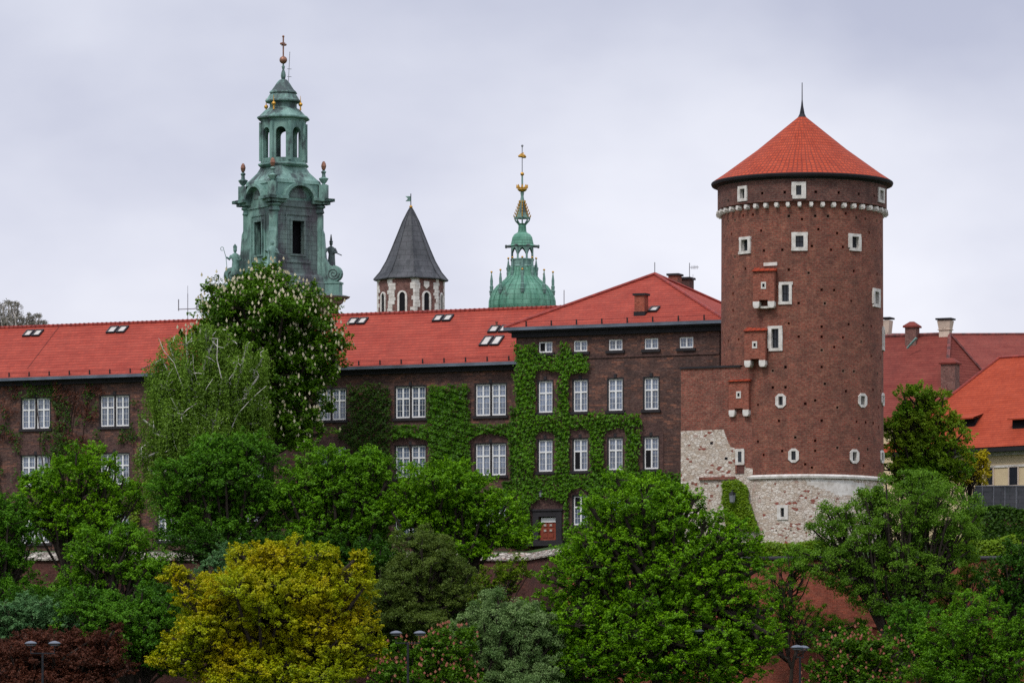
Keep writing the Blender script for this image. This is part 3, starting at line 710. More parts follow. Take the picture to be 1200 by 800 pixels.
# stone base
patch = [(943, 566), (957, 560), (1012, 565), (1014, 572), (1000, 579), (984, 581), (975, 577), (962, 572)]
def inpoly(u, v, P):
    c = False; n = len(P)
    for i in range(n):
        x1, y1 = P[i]; x2, y2 = P[(i + 1) % n]
        if (y1 > v) != (y2 > v) and u < (x2 - x1) * (v - y1) / (y2 - y1) + x1: c = not c
    return c
def cm(th, z):
    X = tc_.x + TR * math.sin(th); Y = TY - TR * math.cos(th)
    u = CX + X / Y * FPX; v = HV - (z + TZ0 - EYE) / Y * FPX
    return 1 if (math.cos(th) > 0 and inpoly(u, v, patch)) else 0
hs3 = set()
for (u, v) in ((909, 621), (927, 621), (889, 584)):
    th, z = cyl(u, v, TR + .1); hs3.add((int((th % (2 * math.pi)) / (2 * math.pi) * 280), int((z + 1.0) / 0.14)))
mb = MB(); tower_shell(mb, TR + 0.32, TR - 0.02, -1.0, zb_, 280, 0.14, [(o[0], o[1], o[2], o[3]) for o in opn(TR + .1) if o[6] > 560], hs3, 0, cm)
mb.build('stone_base', [M['rubble'], M['white_stone']], tow, weld=True)
# ledge
mb = MB(); rr = []
th0, _ = cyl(858, 560)
n = 80
for i in range(n + 1):
    th = th0 + (2 * math.pi - 0.9) * i / n
    s, c = math.sin(th), -math.cos(th)
    rr.append([Vector((r * s, r * c, zb_ + dz)) for r, dz in ((TR - 0.1, -0.16), (TR + 0.16, -0.16), (TR + 0.2, 0.0), (TR + 0.05, 0.14), (TR - 0.1, 0.14))])
mb.rings(rr); mb.build('stone_ledge', M['white_stone'], tow)
# corbels
q = MB(); q.prism([(-0.13, 0), (-0.1, -0.36), (0.1, -0.36), (0.13, 0)], -0.36, 0.1); 
q.tube([(0, -0.38, -0.16), (0, 0.1, -0.22)], [0.155, 0.17], 8)
cb = None; nc = 46
for i in range(nc):
    th = 2 * math.pi * (i + 0.35) / nc
    if cb is None: cb = q.build('corbel', M['white_stone'], tow)
    else: cb = copy_part(cb, tow)
    cb.location = (TR * math.sin(th), -TR * math.cos(th), zd0 - 0.1); cb.rotation_euler = (0, 0, th)
# windows in the tower
for k, (u, v, w_, h_, bd, st) in enumerate(tw_win):
    rad = RDm if v < 240 else (TR + .12 if v > 560 else TR)
    th, z = cyl(u, v, rad); cs = max(0.3, math.cos(th)); ww_ = min(w_ / 14.9 / cs, 0.75); hh = h_ / 14.9
    q = MB(); a, b = ww_ / 2, hh / 2; B = bd - 0.01
    def stone(x0, x1, z0, z1): q.box(x0, x1, -0.09, 0.06, z0, z1)
    j1, j2, j3, j4 = [rnd.uniform(-0.05, 0.07) for _ in range(4)]
    if st == 0:
        stone(-a - B - j1, -a, -b, b); stone(a, a + B + j2, -b - 0.02, b); stone(-a - B - j3, a + B + j4, b, b + B * 0.85); stone(-a - B + j1, a + B + j2, -b - B * 0.85, -b)
    else:
        for s in (-1, 1):
            p = [(s * a, -b), (s * (a + B - .02), -b * 0.8), (s * (a + B - .02), b * 0.8), (s * a, b)]
            q.prism(p if s < 0 else p[::-1], -0.09, 0.06)
        q.prism([(-a - B - .02, b * 0.8), (-a * 0.9, b + B * .8), (a * 0.9, b + B * .8), (a + B + .02, b * 0.8), (a, b), (-a, b)][::-1], -0.088, 0.06)
        q.prism([(-a - B - .02, -b * 0.8), (-a, -b), (a, -b), (a + B + .02, -b * 0.8), (a * 0.9, -b - B * .8), (-a * 0.9, -b - B * .8)][::-1], -0.088, 0.06)
    for f in (((-a, -b), (-a, b)), ((a, b), (a, -b)), ((-a, b), (a, b)), ((a, -b), (-a, -b))):
        (x0, z0), (x1, z1) = f; q.face([(x0, 0, z0), (x1, 0, z1), (x1, 0.5, z1), (x0, 0.5, z0)])
    o = q.build('window', M['white_stone'], tow); o.location = (rad * math.sin(th), -rad * math.cos(th), z); o.rotation_euler = (0, 0, th)
    q = MB(); q.box(-a, a, 0.28, 0.33, -b, b); 
    q.build('pane', M['slit_glass'], o)
    if ww_ > 0.45:
        q = MB(); q.box(-0.02, 0.02, 0.24, 0.28, -b, b); q.box(-a, a, 0.245, 0.275, -0.02, 0.02); q.build('window_bar', M['iron'], o)
# latrine oriels
def oriel(u, v0, v1, w_, rad, style=0):
    th, zb1 = cyl(u, v1, rad + 0.55); _, zt1 = cyl(u, v0, rad + 0.55)
    H = zt1 - zb1; hw = w_ / 14.9 / 2
    q = MB(); y0 = -0.7
    # body with arched opening underneath
    q.box(-hw, hw, y0, 0.3, 0.62, H - 0.28)
    pts = [(hw * 0.42 * math.cos(math.pi * i / 8), 0.30 + 0.34 * math.sin(math.pi * i / 8)) for i in range(9)]
    for s in (-1, 1):
        q.box(*( (-hw, -hw * 0.42) if s < 0 else (hw * 0.42, hw)), y0, 0.3, 0.45, 0.64)
    o = q.build('latrine_turret', M['new_brick'], tow, ); o.location = (rad * math.sin(th), -rad * math.cos(th), zb1); o.rotation_euler = (0, 0, th * 0.55)
    q = MB(); q.prism([(-hw - 0.06, H - 0.28), (hw + 0.06, H - 0.28), (hw + 0.06, H - 0.22), (-hw - 0.06, H - 0.22)], y0 - 0.12, 0.3)
    q.face([(-hw - 0.08, y0 - 0.15, H - 0.26), (hw + 0.08, y0 - 0.15, H - 0.26), (hw + 0.08, 0.3, H + 0.12), (-hw - 0.08, 0.3, H + 0.12)])
    q.face([(-hw - 0.08, y0 - 0.15, H - 0.26), (-hw - 0.08, 0.3, H + 0.12), (-hw - 0.08, 0.3, H - 0.26)]); q.face([(hw + 0.08, y0 - 0.15, H - 0.26), (hw + 0.08, 0.3, H - 0.26), (hw + 0.08, 0.3, H + 0.12)])
    q.build('turret_roof', M['roof_cone'], o)
    q = MB()
    for s in (-1, 1):
        a_, b_ = (-hw, -hw * 0.4) if s < 0 else (hw * 0.4, hw)
        q.prism([(a_, 0.5), (a_, 0.16), (a_ + 0.1, 0.0), (b_ - 0.1, 0.0), (b_, 0.16), (b_, 0.5)], y0 - 0.03, 0.3)
    if style: q.box(-hw * 0.4, hw * 0.4, y0 + 0.3, 0.25, 0.0, 0.16)
    q.build('corbel', M['white_stone'], o)
    q = MB(); zc_ = H * 0.56; s_ = 0.2
    q.box(-s_, s_, y0 - 0.05, y0 - 0.003, zc_ - 0.27, zc_ - 0.13); q.box(-s_, s_, y0 - 0.05, y0 - 0.003, zc_ + 0.13, zc_ + 0.27)
    q.box(-s_, -0.09, y0 - 0.05, y0 - 0.003, zc_ - 0.13, zc_ + 0.13); q.box(0.09, s_, y0 - 0.05, y0 - 0.003, zc_ - 0.13, zc_ + 0.13)
    wo_ = q.build('window', M['white_stone'], o)
    q = MB(); q.box(-0.09, 0.09, y0 - 0.02, y0 - 0.002, zc_ - 0.13, zc_ + 0.13); q.build('pane', M['void'], wo_)
oriel(893.5, 314, 361, 25, TR, 1); oriel(883, 384, 430, 25, TR); oriel(864, 443, 488, 25, TR)
th, z = cyl(903, 309.5); q = MB(); q.box(-0.55, 0.55, -0.08, 0.1, -0.13, 0.13); o = q.build('stone_block', M['white_stone'], tow); o.location = (TR * math.sin(th), -TR * math.cos(th), z); o.rotation_euler = (0, 0, th)
th, z = cyl(868, 550); q = MB(); q.box(-0.22, 0.22, -0.04, 0.1, -0.3, 0.3); o = q.build('niche', M['void'], tow); o.location = (TR * math.sin(th), -TR * math.cos(th), z); o.rotation_euler = (0, 0, th)
# cone roof
RE = 106 / FPX * TY; ze = tz(214.5); za_ = tz(135)
NT = 44
prof = [(RE, ze), (RE * 0.88, ze + (za_ - ze) * 0.105), (RE * 0.5, ze + (za_ - ze) * 0.475), (0.12, za_)]
mb = MB(); rr = []
for r, z in prof:
    rr.append([Vector((r * math.sin(2 * math.pi * j / NT), -r * math.cos(2 * math.pi * j / NT), z)) for j in range(NT)])
for i in range(3):
    s0 = sum(math.dist(prof[k], prof[k + 1]) for k in range(i)); s1 = s0 + math.dist(prof[i], prof[i + 1])
    for j in range(NT): mb.face([rr[i][j], rr[i][(j + 1) % NT], rr[i + 1][(j + 1) % NT], rr[i + 1][j]], [(j * 1.0, s0), (j * 1.0 + 1.0, s0), (j * 1.0 + 1.0, s1), (j * 1.0, s1)])
# shift row phase: slope coordinate measured from the eave is continuous along each gore
mb.build('roof', M['roof_cone'], tow)
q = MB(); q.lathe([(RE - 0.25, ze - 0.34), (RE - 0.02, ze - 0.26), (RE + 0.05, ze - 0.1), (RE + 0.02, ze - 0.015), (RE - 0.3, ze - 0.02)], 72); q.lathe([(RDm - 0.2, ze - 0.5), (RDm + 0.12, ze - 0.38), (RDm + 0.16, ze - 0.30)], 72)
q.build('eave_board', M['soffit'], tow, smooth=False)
q = MB(); q.lathe([(0.42, za_ - 0.35), (0.2, za_ + 0.1), (0.09, za_ + 0.7), (0.04, za_ + 1.2), (0.03, tz(97))], 10); q.build('lightning_rod', M['iron'], tow)

# ------------------------------------------------------------------ curtain wall beside the tower
pA = W(798, 500, 384.5)
FC = Frame(pA.x, 384.5, 17.6, -22.9)
cur = FC.root('curtain_wall', 'square wall block of red brick over pale rubble, joined to the tower', 'wall')
def cp(u, v): x, z = FC.px(u, v); return (x, z)
xb, zt1 = cp(884, 430.5); _, zsp = cp(798, 505)
zt1 = cp(798, 432)[1]
mb = MB()
st = [cp(798, 505), cp(848, 503), cp(853, 517), cp(856, 523), cp(868, 528), cp(872, 541), cp(874, 548), cp(890, 549)]
top = [(x, zt1) for x, z in st]
for i in range(len(st) - 1):
    (x0, z0), (x1, z1) = st[i], st[i + 1]
    mb.face([(x0, 0, z0), (x1, 0, z1), (x1, 0, zt1), (x0, 0, zt1)])
D = 7.4
mb.face([(0, D, st[0][1]), (0, 0, st[0][1]), (0, 0, zt1), (0, D, zt1)]); mb.face([(0, 0, zt1), (st[-1][0], 0, zt1), (st[-1][0], D, zt1), (0, D, zt1)])
mb.build('brick_face', M['red_brick'], cur)
mb = MB()
for i in range(len(st) - 1):
    (x0, z0), (x1, z1) = st[i], st[i + 1]
    mb.face([(x0, -0.03, -1.0), (x1, -0.03, -1.0), (x1, -0.03, z1), (x0, -0.03, z0)]); mb.face([(x0, -0.03, z0), (x1, -0.03, z1), (x1, 0, z1), (x0, 0, z0)])
mb.face([(0, D, -1), (0, -0.03, -1), (0, -0.03, st[0][1]), (0, D, st[0][1])])
mb.build('rubble_face', M['rubble'], cur)
q = MB(); q.box(-0.06, cp(868, 432)[0], -0.12, 0.5, zt1 - 0.02, zt1 + 0.13); q.build('coping', M['dark_stone'], cur)
q = MB(); a = cp(820, 561); b = cp(862, 557.5)
q.box(a[0], b[0], -0.2, -0.02, a[1] - 0.1, a[1] + 0.12); q.build('brick_ledge', M['red_brick'], cur)
x, z = cp(867.5, 535); q = MB()
for a_, b_, c_, d_ in ((-.36, -.15, -.55, .55), (.15, .36, -.6, .5), (-.3, .34, .4, .62), (-.36, .32, -.62, -.42)): q.box(a_, b_, -0.12 - 0.004 * c_, 0.0, c_, d_)
o = q.build('window', M['white_stone'], cur); o.location = (x, -0.02, z); q = MB(); q.box(-.15, .15, -.06, 0, -.42, .4); q.build('pane', M['slit_glass'], o)
x, z = cp(868, 549.5); q = MB(); q.box(-.4, .36, -.1, 0, .28, .4); q.box(-.4, -.28, -.1, 0, -.35, .28); o = q.build('niche_frame', M['red_brick'], cur); o.location = (x, -0.02, z); q = MB(); q.box(-.28, .3, -.05, 0, -.35, .28); q.build('niche', M['wall_dark'], o)
for (u, v) in ((834, 519), (851, 537), (822, 583), (834, 581), (812, 566)):
    x, z = cp(u, v); q = MB(); q.box(x - .12, x + .12, -0.034, 0.0, z - .1, z + .1); q.build('putlog_hole', M['void'] if v < 560 else M['red_brick'], cur)

# ------------------------------------------------------------------ retaining walls
def ret_wall(name, label, pts, ztop, zbot, m, cop, cop_h, cop_d):
    root = empty(name, (pts[0][0], pts[0][1], zbot), 0, label, 'wall')
    o = Vector((pts[0][0], pts[0][1], 0)); P = [Vector((p[0], p[1], 0)) - o for p in pts]
    mb = MB(); cb_ = MB(); run = 0; bt = MB(); H = ztop - zbot; bat = 0.06 * H
    nr = []
    for i in range(len(P)):
        ds = [P[j + 1] - P[j] for j in (i - 1, i) if 0 <= j < len(P) - 1]
        ns = [Vector((d.y, -d.x, 0)).normalized() for d in ds]; n = sum(ns, Vector()).normalized(); nr.append(n / max(0.5, n.dot(ns[0])))
    up = lambda z: Vector((0, 0, z))
    for i in range(len(P) - 1):
        a, b = P[i], P[i + 1]; na, nb = nr[i], nr[i + 1]; L = (b - a).length
        uv = [(run, 0), (run + L, 0), (run + L, H), (run, H)]
        mb.face([a + na * bat, b + nb * bat, b + up(H), a + up(H)], uv)
        mb.face([b - nb * 1.5, a - na * 1.5, a - na * 1.5 + up(H), b - nb * 1.5 + up(H)]); mb.face([a + up(H), b + up(H), b - nb * 1.5 + up(H), a - na * 1.5 + up(H)])
        f1 = cop_h * 0.9 + 0.1
        A = [a + na * cop_d + up(H - .12), a + na * cop_d + up(H), a - na * f1 + up(H + cop_h), a - na * 1.5 + up(H)]; B = [b + nb * cop_d + up(H - .12), b + nb * cop_d + up(H), b - nb * f1 + up(H + cop_h), b - nb * 1.5 + up(H)]
        for k in range(3): cb_.face([A[k], B[k], B[k + 1], A[k + 1]])
        cb_.face([a + up(H - .12), b + up(H - .12), B[0], A[0]])
        cd = H * 0.62; bb = bat * 0.38
        bt.face([a + na * (bb + .14) + up(cd - .12), b + nb * (bb + .14) + up(cd - .12), b + nb * (bb + .02) + up(cd + .12), a + na * (bb + .02) + up(cd + .12)])
        bt.face([a + na * (bb) + up(cd - .13), b + nb * (bb) + up(cd - .13), b + nb * (bb + .14) + up(cd - .12), a + na * (bb + .14) + up(cd - .12)])
        run += L
    mb.build('wall_face', m, root); cb_.build('coping', cop, root); bt.build('string_course', m, root)
    return root
xA, xB = W(617, 650, 385).x, W(663, 650, 372.5).x
ret_wall('retaining_wall', 'dark red brick retaining wall with pale rubble coping below the long wing',
         [(-110, wall_y(-110)), (-40, wall_y(-40)), (xA, 385), (xB, 372.5)], 17.75, 4.5, M['wall_dark'], M['coping_stone'], 0.55, 0.18)
ret_wall('retaining_wall', 'tall bright red brick retaining wall with thin grey coping below the round tower',
         [(xB + 0.05, 372.45), (40, wall_y(40)), (140, wall_y(140))], 17.3, 4.0, M['wall_red'], M['dark_stone'], 0.15, 0.22)

# ------------------------------------------------------------------ clock tower (cathedral), copper
CY = 520.0; cs_ = CY / FPX
cw = W(332, 400, CY)
ct = empty('clock_tower', (cw.x, CY, 18.8), R(33), 'tall green copper baroque bell tower with gold ball and cross', 'tower')
def cz(v): return zat(v, CY) - 18.8
K = 1.383
def hp(px): return px * cs_ / K     # half side from half silhouette px
mb = MB(); mb.square([(3.6, -1), (3.6, cz(372))]); mb.build('brick_shaft', M['bell_brick'], ct)
mb = MB(); mb.square([(3.75, cz(372)), (3.8, cz(368)), (4.0, cz(362)), (4.5, cz(357)), (4.6, cz(354)), (hp(78), cz(351)), (hp(79), cz(349))]); 
for k in range(8):
    for s in range(4):
        Mt = Matrix.Rotation(s * math.pi / 2, 4, 'Z'); xx = -3.4 + k * 0.97
        mb.box(xx - 0.14, xx + 0.14, -4.6, -3.8, cz(368), cz(356), M=Mt)
mb.build('stone_cornice', M['brown_stone'], ct)
mb = MB(); mb.square([(hp(80), cz(349)), (hp(77), cz(348)), (3.9, cz(345)), (3.7, cz(344)), (3.7, cz(334)), (3.45, cz(332)), (3.4, cz(326)), (3.1, cz(323))], ch=0.3)
mb.build('plinth', M['copper_dull'], ct)
# body with openings on each side
bz0, bz1 = cz(325), cz(238); hb = 2.97
mb = MB(); wv0, wv1 = cz(300.5), cz(262)
for s in range(4):
    sub = MB(); wall_open(sub, -hb + 0.35, hb - 0.35, bz0, bz1, [(-0.72, 0.72, wv0, wv1)], y=-hb, depth=0.6)
    Mt = Matrix.Rotation(s * math.pi / 2, 4, 'Z')
    n_before = len(mb.m)
    for f in range(len(sub.f)): mb.face([Mt @ Vector(sub.v[i]) for i in sub.f[f]])
    mb.box(-1.5, -1.35, -hb - 0.09, -hb + 0.1, wv0 - 0.9, wv1 + 0.75, M=Mt); mb.box(1.35, 1.5, -hb - 0.09, -hb + 0.1, wv0 - 0.9, wv1 + 0.75, M=Mt)
    mb.box(-1.35, 1.35, -hb - 0.09, -hb + 0.1, wv1 + 0.6, wv1 + 0.75, M=Mt); mb.box(-1.35, 1.35, -hb - 0.09, -hb + 0.1, wv0 - 0.9, wv0 - 0.75, M=Mt)
    mb.box(-0.95, -0.72, -hb - 0.14, -hb + 0.1, wv0 - 0.2, wv1 + 0.2, M=Mt); mb.box(0.72, 0.95, -hb - 0.14, -hb + 0.1, wv0 - 0.2, wv1 + 0.2, M=Mt)
    mb.box(-0.72, 0.72, -hb - 0.14, -hb + 0.1, wv1, wv1 + 0.2, M=Mt); mb.box(-0.72, 0.72, -hb - 0.14, -hb + 0.1, wv0 - 0.2, wv0, M=Mt)
    mb.box(-hb + 0.4, hb - 0.4, -hb - 0.12, -hb + 0.1, cz(246), cz(244.5), M=Mt)
    if s == 3: mb.m[n_before:] = [1] * (len(mb.m) - n_before)
fl = mb
fl.build('belfry', [M['copper_dull'], M['copper']], ct)
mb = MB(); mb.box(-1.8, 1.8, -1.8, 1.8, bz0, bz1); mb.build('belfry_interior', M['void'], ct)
# corner pilasters, one per corner
q = MB()
q.box(-0.42, 0.42, -0.42, 0.42, bz0, bz1 - 1.3); q.lathe([(0.45, bz1 - 1.3), (0.62, bz1 - 1.15), (0.5, bz1 - 0.75), (0.72, bz1 - 0.6), (0.72, bz1 - 0.45), (0.5, bz1 - 0.3), (0.6, bz1)], 8)
pil = None
for s in range(4):
    an = math.pi / 4 + s * math.pi / 2; rr_ = (hb - 0.28) * math.sqrt(2)
    pil = q.build('pilaster', M['copper'], ct) if pil is None else copy_part(pil, ct)
    pil.location = (rr_ * math.cos(an), rr_ * math.sin(an), 0); pil.rotation_euler = (0, 0, an)
# cornice with arched middle on every side
mb = MB(); zc0, zc1 = cz(238), cz(234.5); hc = hp(61)
ra = 1.62
for s in range(4):
    Mt = Matrix.Rotation(s * math.pi / 2, 4, 'Z')
    for a_, b_ in ((-hc, -ra), (ra, hc)):
        mb.prism([(a_, zc0), (b_, zc0), (b_, zc1), (a_, zc1)], -hc, -hb + 0.3, M=Mt); mb.prism([(a_ * (0.93 if a_ < -2 else 1), zc0 - 0.3), (b_ * (0.93 if b_ > 2 else 1), zc0 - 0.3), (b_ * (0.93 if b_ > 2 else 1), zc0), (a_ * (0.93 if a_ < -2 else 1), zc0)], -hc + 0.45, -hb + 0.3, M=Mt)
    for i in range(12):
        a0, a1 = math.pi * i / 12, math.pi * (i + 1) / 12
        o_, i_ = ra + 0.32, ra
        mb.prism([(i_ * math.cos(a0), zc0 + i_ * 0.92 * math.sin(a0)), (o_ * math.cos(a0), zc0 + o_ * 0.92 * math.sin(a0)), (o_ * math.cos(a1), zc0 + o_ * 0.92 * math.sin(a1)), (i_ * math.cos(a1), zc0 + i_ * 0.92 * math.sin(a1))], -hc + 0.25, -hb + 0.3, M=Mt)
mb.build('cornice', M['copper'], ct)
mb = MB(); mb.square([(hb - 0.02, cz(240)), (hb, cz(219)), (hb + 0.12, cz(218)), (hb + 0.05, cz(214)), (2.75, cz(211)), (2.55, cz(208)), (2.2, cz(203)), (2.0, cz(198)), (1.95, cz(196))], ch=0.55)
mb.build('attic_roof', M['copper'], ct)
q = MB(); q.prism([(ra * 0.62 * math.cos(math.pi * i / 12), zc0 + 0.25 + ra * 0.62 * math.sin(math.pi * i / 12)) for i in range(13)], -hb - 0.05, -hb + 0.1)
apn = None
for s in range(4):
    apn = q.build('arch_panel', M['copper_dull'], ct) if apn is None else copy_part(apn, ct)
    apn.rotation_euler = (0, 0, s * math.pi / 2)
# urns
q = MB(); q.box(-0.42, 0.42, -0.42, 0.42, cz(236), cz(218)); q.lathe([(0.2, cz(218)), (0.16, cz(216.5)), (0.3, cz(215)), (0.5, cz(211.5)), (0.52, cz(210.5)), (0.22, cz(209)), (0.18, cz(205)), (0.3, cz(203)), (0.12, cz(201))], 10)
ug = MB(); ug.lathe([(0.1, cz(201)), (0.2, cz(199.5)), (0.28, cz(196)), (0.22, cz(193)), (0.1, cz(190.5))], 8)
urn = None
for s in range(4):
    an = math.pi / 4 + s * math.pi / 2; rr_ = (hb + 0.1) * math.sqrt(2)
    if urn is None: urn = q.build('urn', M['copper'], ct); ug.build('urn_flame', M['bronze'], urn)
    else: urn = copy_part(urn, ct)
    urn.location = (rr_ * math.cos(an), rr_ * math.sin(an), 0); urn.rotation_euler = (0, 0, an)
# volutes + pedestals at the corners
prof = [(0, cz(325))]; out = [(0.0, cz(268)), (0.25, cz(275)), (0.35, cz(290)), (0.45, cz(303)), (0.8, cz(311)), (1.2, cz(314))]
cxx, czz, rv = 1.35, cz(322), 0.86
for i in range(9): 
    an = math.pi / 2 - i * math.pi / 8; out.append((cxx + rv * math.cos(an), czz + rv * math.sin(an)))
out += [(0.6, cz(333)), (0, cz(330))]
q = MB(); q.prism([(x_, z_) for x_, z_ in out][::-1], -0.42, 0.42)
sp_ = MB(); pts = []
for i in range(26):
    an = -i * 0.5; r_ = 0.66 * (1 - i / 28); pts.append((cxx + r_ * math.cos(an), -0.45, czz + r_ * math.sin(an)))
sp_.tube(pts, 0.07, 4); sp2 = MB(); sp2.tube([(p[0], 0.45, p[2]) for p in pts], 0.07, 4)
pd = MB(); pd.box(0.55, 2.05, -0.7, 0.7, cz(348), cz(334)); pd.box(0.5, 2.15, -0.78, 0.78, cz(334), cz(332))
vol = None
for s in range(4):
    an = math.pi / 4 + s * math.pi / 2; rr_ = (hb - 0.05) * math.sqrt(2)
    if vol is None: vol = q.build('volute', M['copper'], ct); sp_.build('scroll', M['copper_dull'], vol); sp2.build('scroll', M['copper_dull'], vol); pd.build('pedestal', M['copper'], vol)
    else: vol = copy_part(vol, ct)
    vol.location = (rr_ * math.cos(an), rr_ * math.sin(an), 0); vol.rotation_euler = (0, 0, an)
# lantern
def arch_panels(mb, n, R_, z0, z1, ow, oz0, osp, th, ph, pointed=False, cx=0, cy=0):
    """n sided ring of panels, each pierced by an arched opening"""
    ap_ = R_ * math.cos(math.pi / n); hw = R_ * math.sin(math.pi / n)
    na = 8; arch = []
    for i in range(na + 1):
        a = math.pi * i / na
        if pointed: arch.append((ow * math.cos(a), osp + ow * 1.5 * (1 - abs(math.cos(a)) ** 1.6)))
        else: arch.append((ow * math.cos(a), osp + ow * math.sin(a)))
    for k in range(n):
        Mt = Matrix.Translation((cx, cy, 0)) @ Matrix.Rotation(ph + 2 * math.pi * k / n, 4, 'Z')
        for y, fl in ((-ap_, 0), (-ap_ + th, 1)):
            w2 = hw if not fl else hw - th * math.tan(math.pi / n)
            P = lambda x, z: Mt @ Vector((x, y, z))
            fs = [[(-w2, z0), (-ow, z0), (-ow, z1), (-w2, z1)], [(ow, z0), (w2, z0), (w2, z1), (ow, z1)]]
            if oz0 > z0: fs.append([(-ow, z0), (ow, z0), (ow, oz0), (-ow, oz0)])
            for i in range(na):
                fs.append([(arch[i + 1][0], arch[i + 1][1]), (arch[i][0], arch[i][1]), (arch[i][0], z1), (arch[i + 1][0], z1)])
            for f in fs: mb.face([P(*p) for p in (f if not fl else f[::-1])])
        loop = [(ow, oz0)] + arch + [(-ow, oz0)]
        for i in range(len(loop)):
            a, b = loop[i], loop[(i + 1) % len(loop)]
            mb.face([Mt @ Vector((a[0], -ap_, a[1])), Mt @ Vector((b[0], -ap_, b[1])), Mt @ Vector((b[0], -ap_ + th, b[1])), Mt @ Vector((a[0], -ap_ + th, a[1]))])
PH = R(8)
LR = 27.5 * cs_
mb = MB(); arch_panels(mb, 8, LR, cz(192), cz(143), 0.52, cz(187), cz(157), 0.4, PH)
for k in range(8):
    an = PH + math.pi / 8 + 2 * math.pi * k / 8 - math.pi / 2
    mb.tube([(LR * 1.0 * math.cos(an), LR * 1.0 * math.sin(an), cz(190)), (LR * math.cos(an), LR * math.sin(an), cz(145))], 0.2, 6)
mb.build('lantern', M['copper'], ct)
q8 = PH - math.pi / 2 + math.pi / 8
mb = MB(); mb.lathe([(LR * 1.0, cz(197)), (LR * 1.12, cz(195)), (LR * 1.12, cz(193.5)), (LR * 0.98, cz(192)), (LR * 0.98, cz(189))], 8, ph=q8)
mb.build('lantern_base', M['copper'], ct)
mb = MB(); k_ = cs_
mb.lathe([(r * k_, cz(v)) for r, v in ((27, 145), (28, 143), (28, 142), (32, 140), (32, 138.5), (29, 137), (25, 133), (22, 130), (18, 128), (16.5, 126), (16.5, 121.5), (22, 120), (22, 118.5), (20, 117), (17, 112), (15.5, 110.5), (17, 109.5), (16.5, 108), (14, 106), (11, 102), (8, 97.5), (5, 94), (2, 93))], 8, ph=q8)
mb.build('cupola', M['copper'], ct)
q = MB(); q.lathe([(r * k_, cz(v)) for r, v in ((2, 94), (3, 89), (2.4, 85), (1.2, 82), (1.6, 80), (2, 78), (1, 77), (0.9, 75))], 10); q.build('finial', M['copper'], ct, smooth=True)
q = MB(); q.sphere((0, 0, cz(70.5)), 4.6 * k_, 12, 8); q.build('ball', M['bronze'], ct, smooth=True)
q = MB(); q.tube([(0, 0, cz(66)), (0, 0, cz(43.5))], 0.09, 6); q.tube([(-0.38, -0.2, cz(52)), (0.38, 0.2, cz(52))], 0.09, 6); q.sphere((0, 0, cz(43)), 0.13); q.sphere((-0.38, -0.2, cz(52)), 0.13); q.sphere((0.38, 0.2, cz(52)), 0.13)
for a in (0.7, 2.4): q.tube([(-0.26 * math.cos(a), 0, cz(52) - 0.26 * math.sin(a)), (0.26 * math.cos(a), 0, cz(52) + 0.26 * math.sin(a))], 0.05, 4)
q.build('cross', M['bronze'], ct)
q = MB(); q.tube([(0.45, -0.3, cz(96)), (0.55, -0.4, cz(61))], 0.04, 4); q.tube([(0.3, -0.3, cz(90)), (0.75, -0.4, cz(90))], 0.03, 4); q.tube([(0.3, -0.3, cz(81)), (0.75, -0.4, cz(81))], 0.03, 4); q.build('lightning_rod', M['grey_metal'], ct)
q = MB(); q.tube([(0, 0, -0.6), (0, 0, 0.9)], [0.1, 0.02], 6); q.sphere((0, 0, 0), 2.5 * k_, 10, 6); gb = None
for s in range(4):
    an = q8 + s * math.pi / 2
    gb = q.build('gold_ball', M['gold'], ct) if gb is None else copy_part(gb, ct)
    gb.location = (23 * k_ * math.cos(an), 23 * k_ * math.sin(an), cz(124))

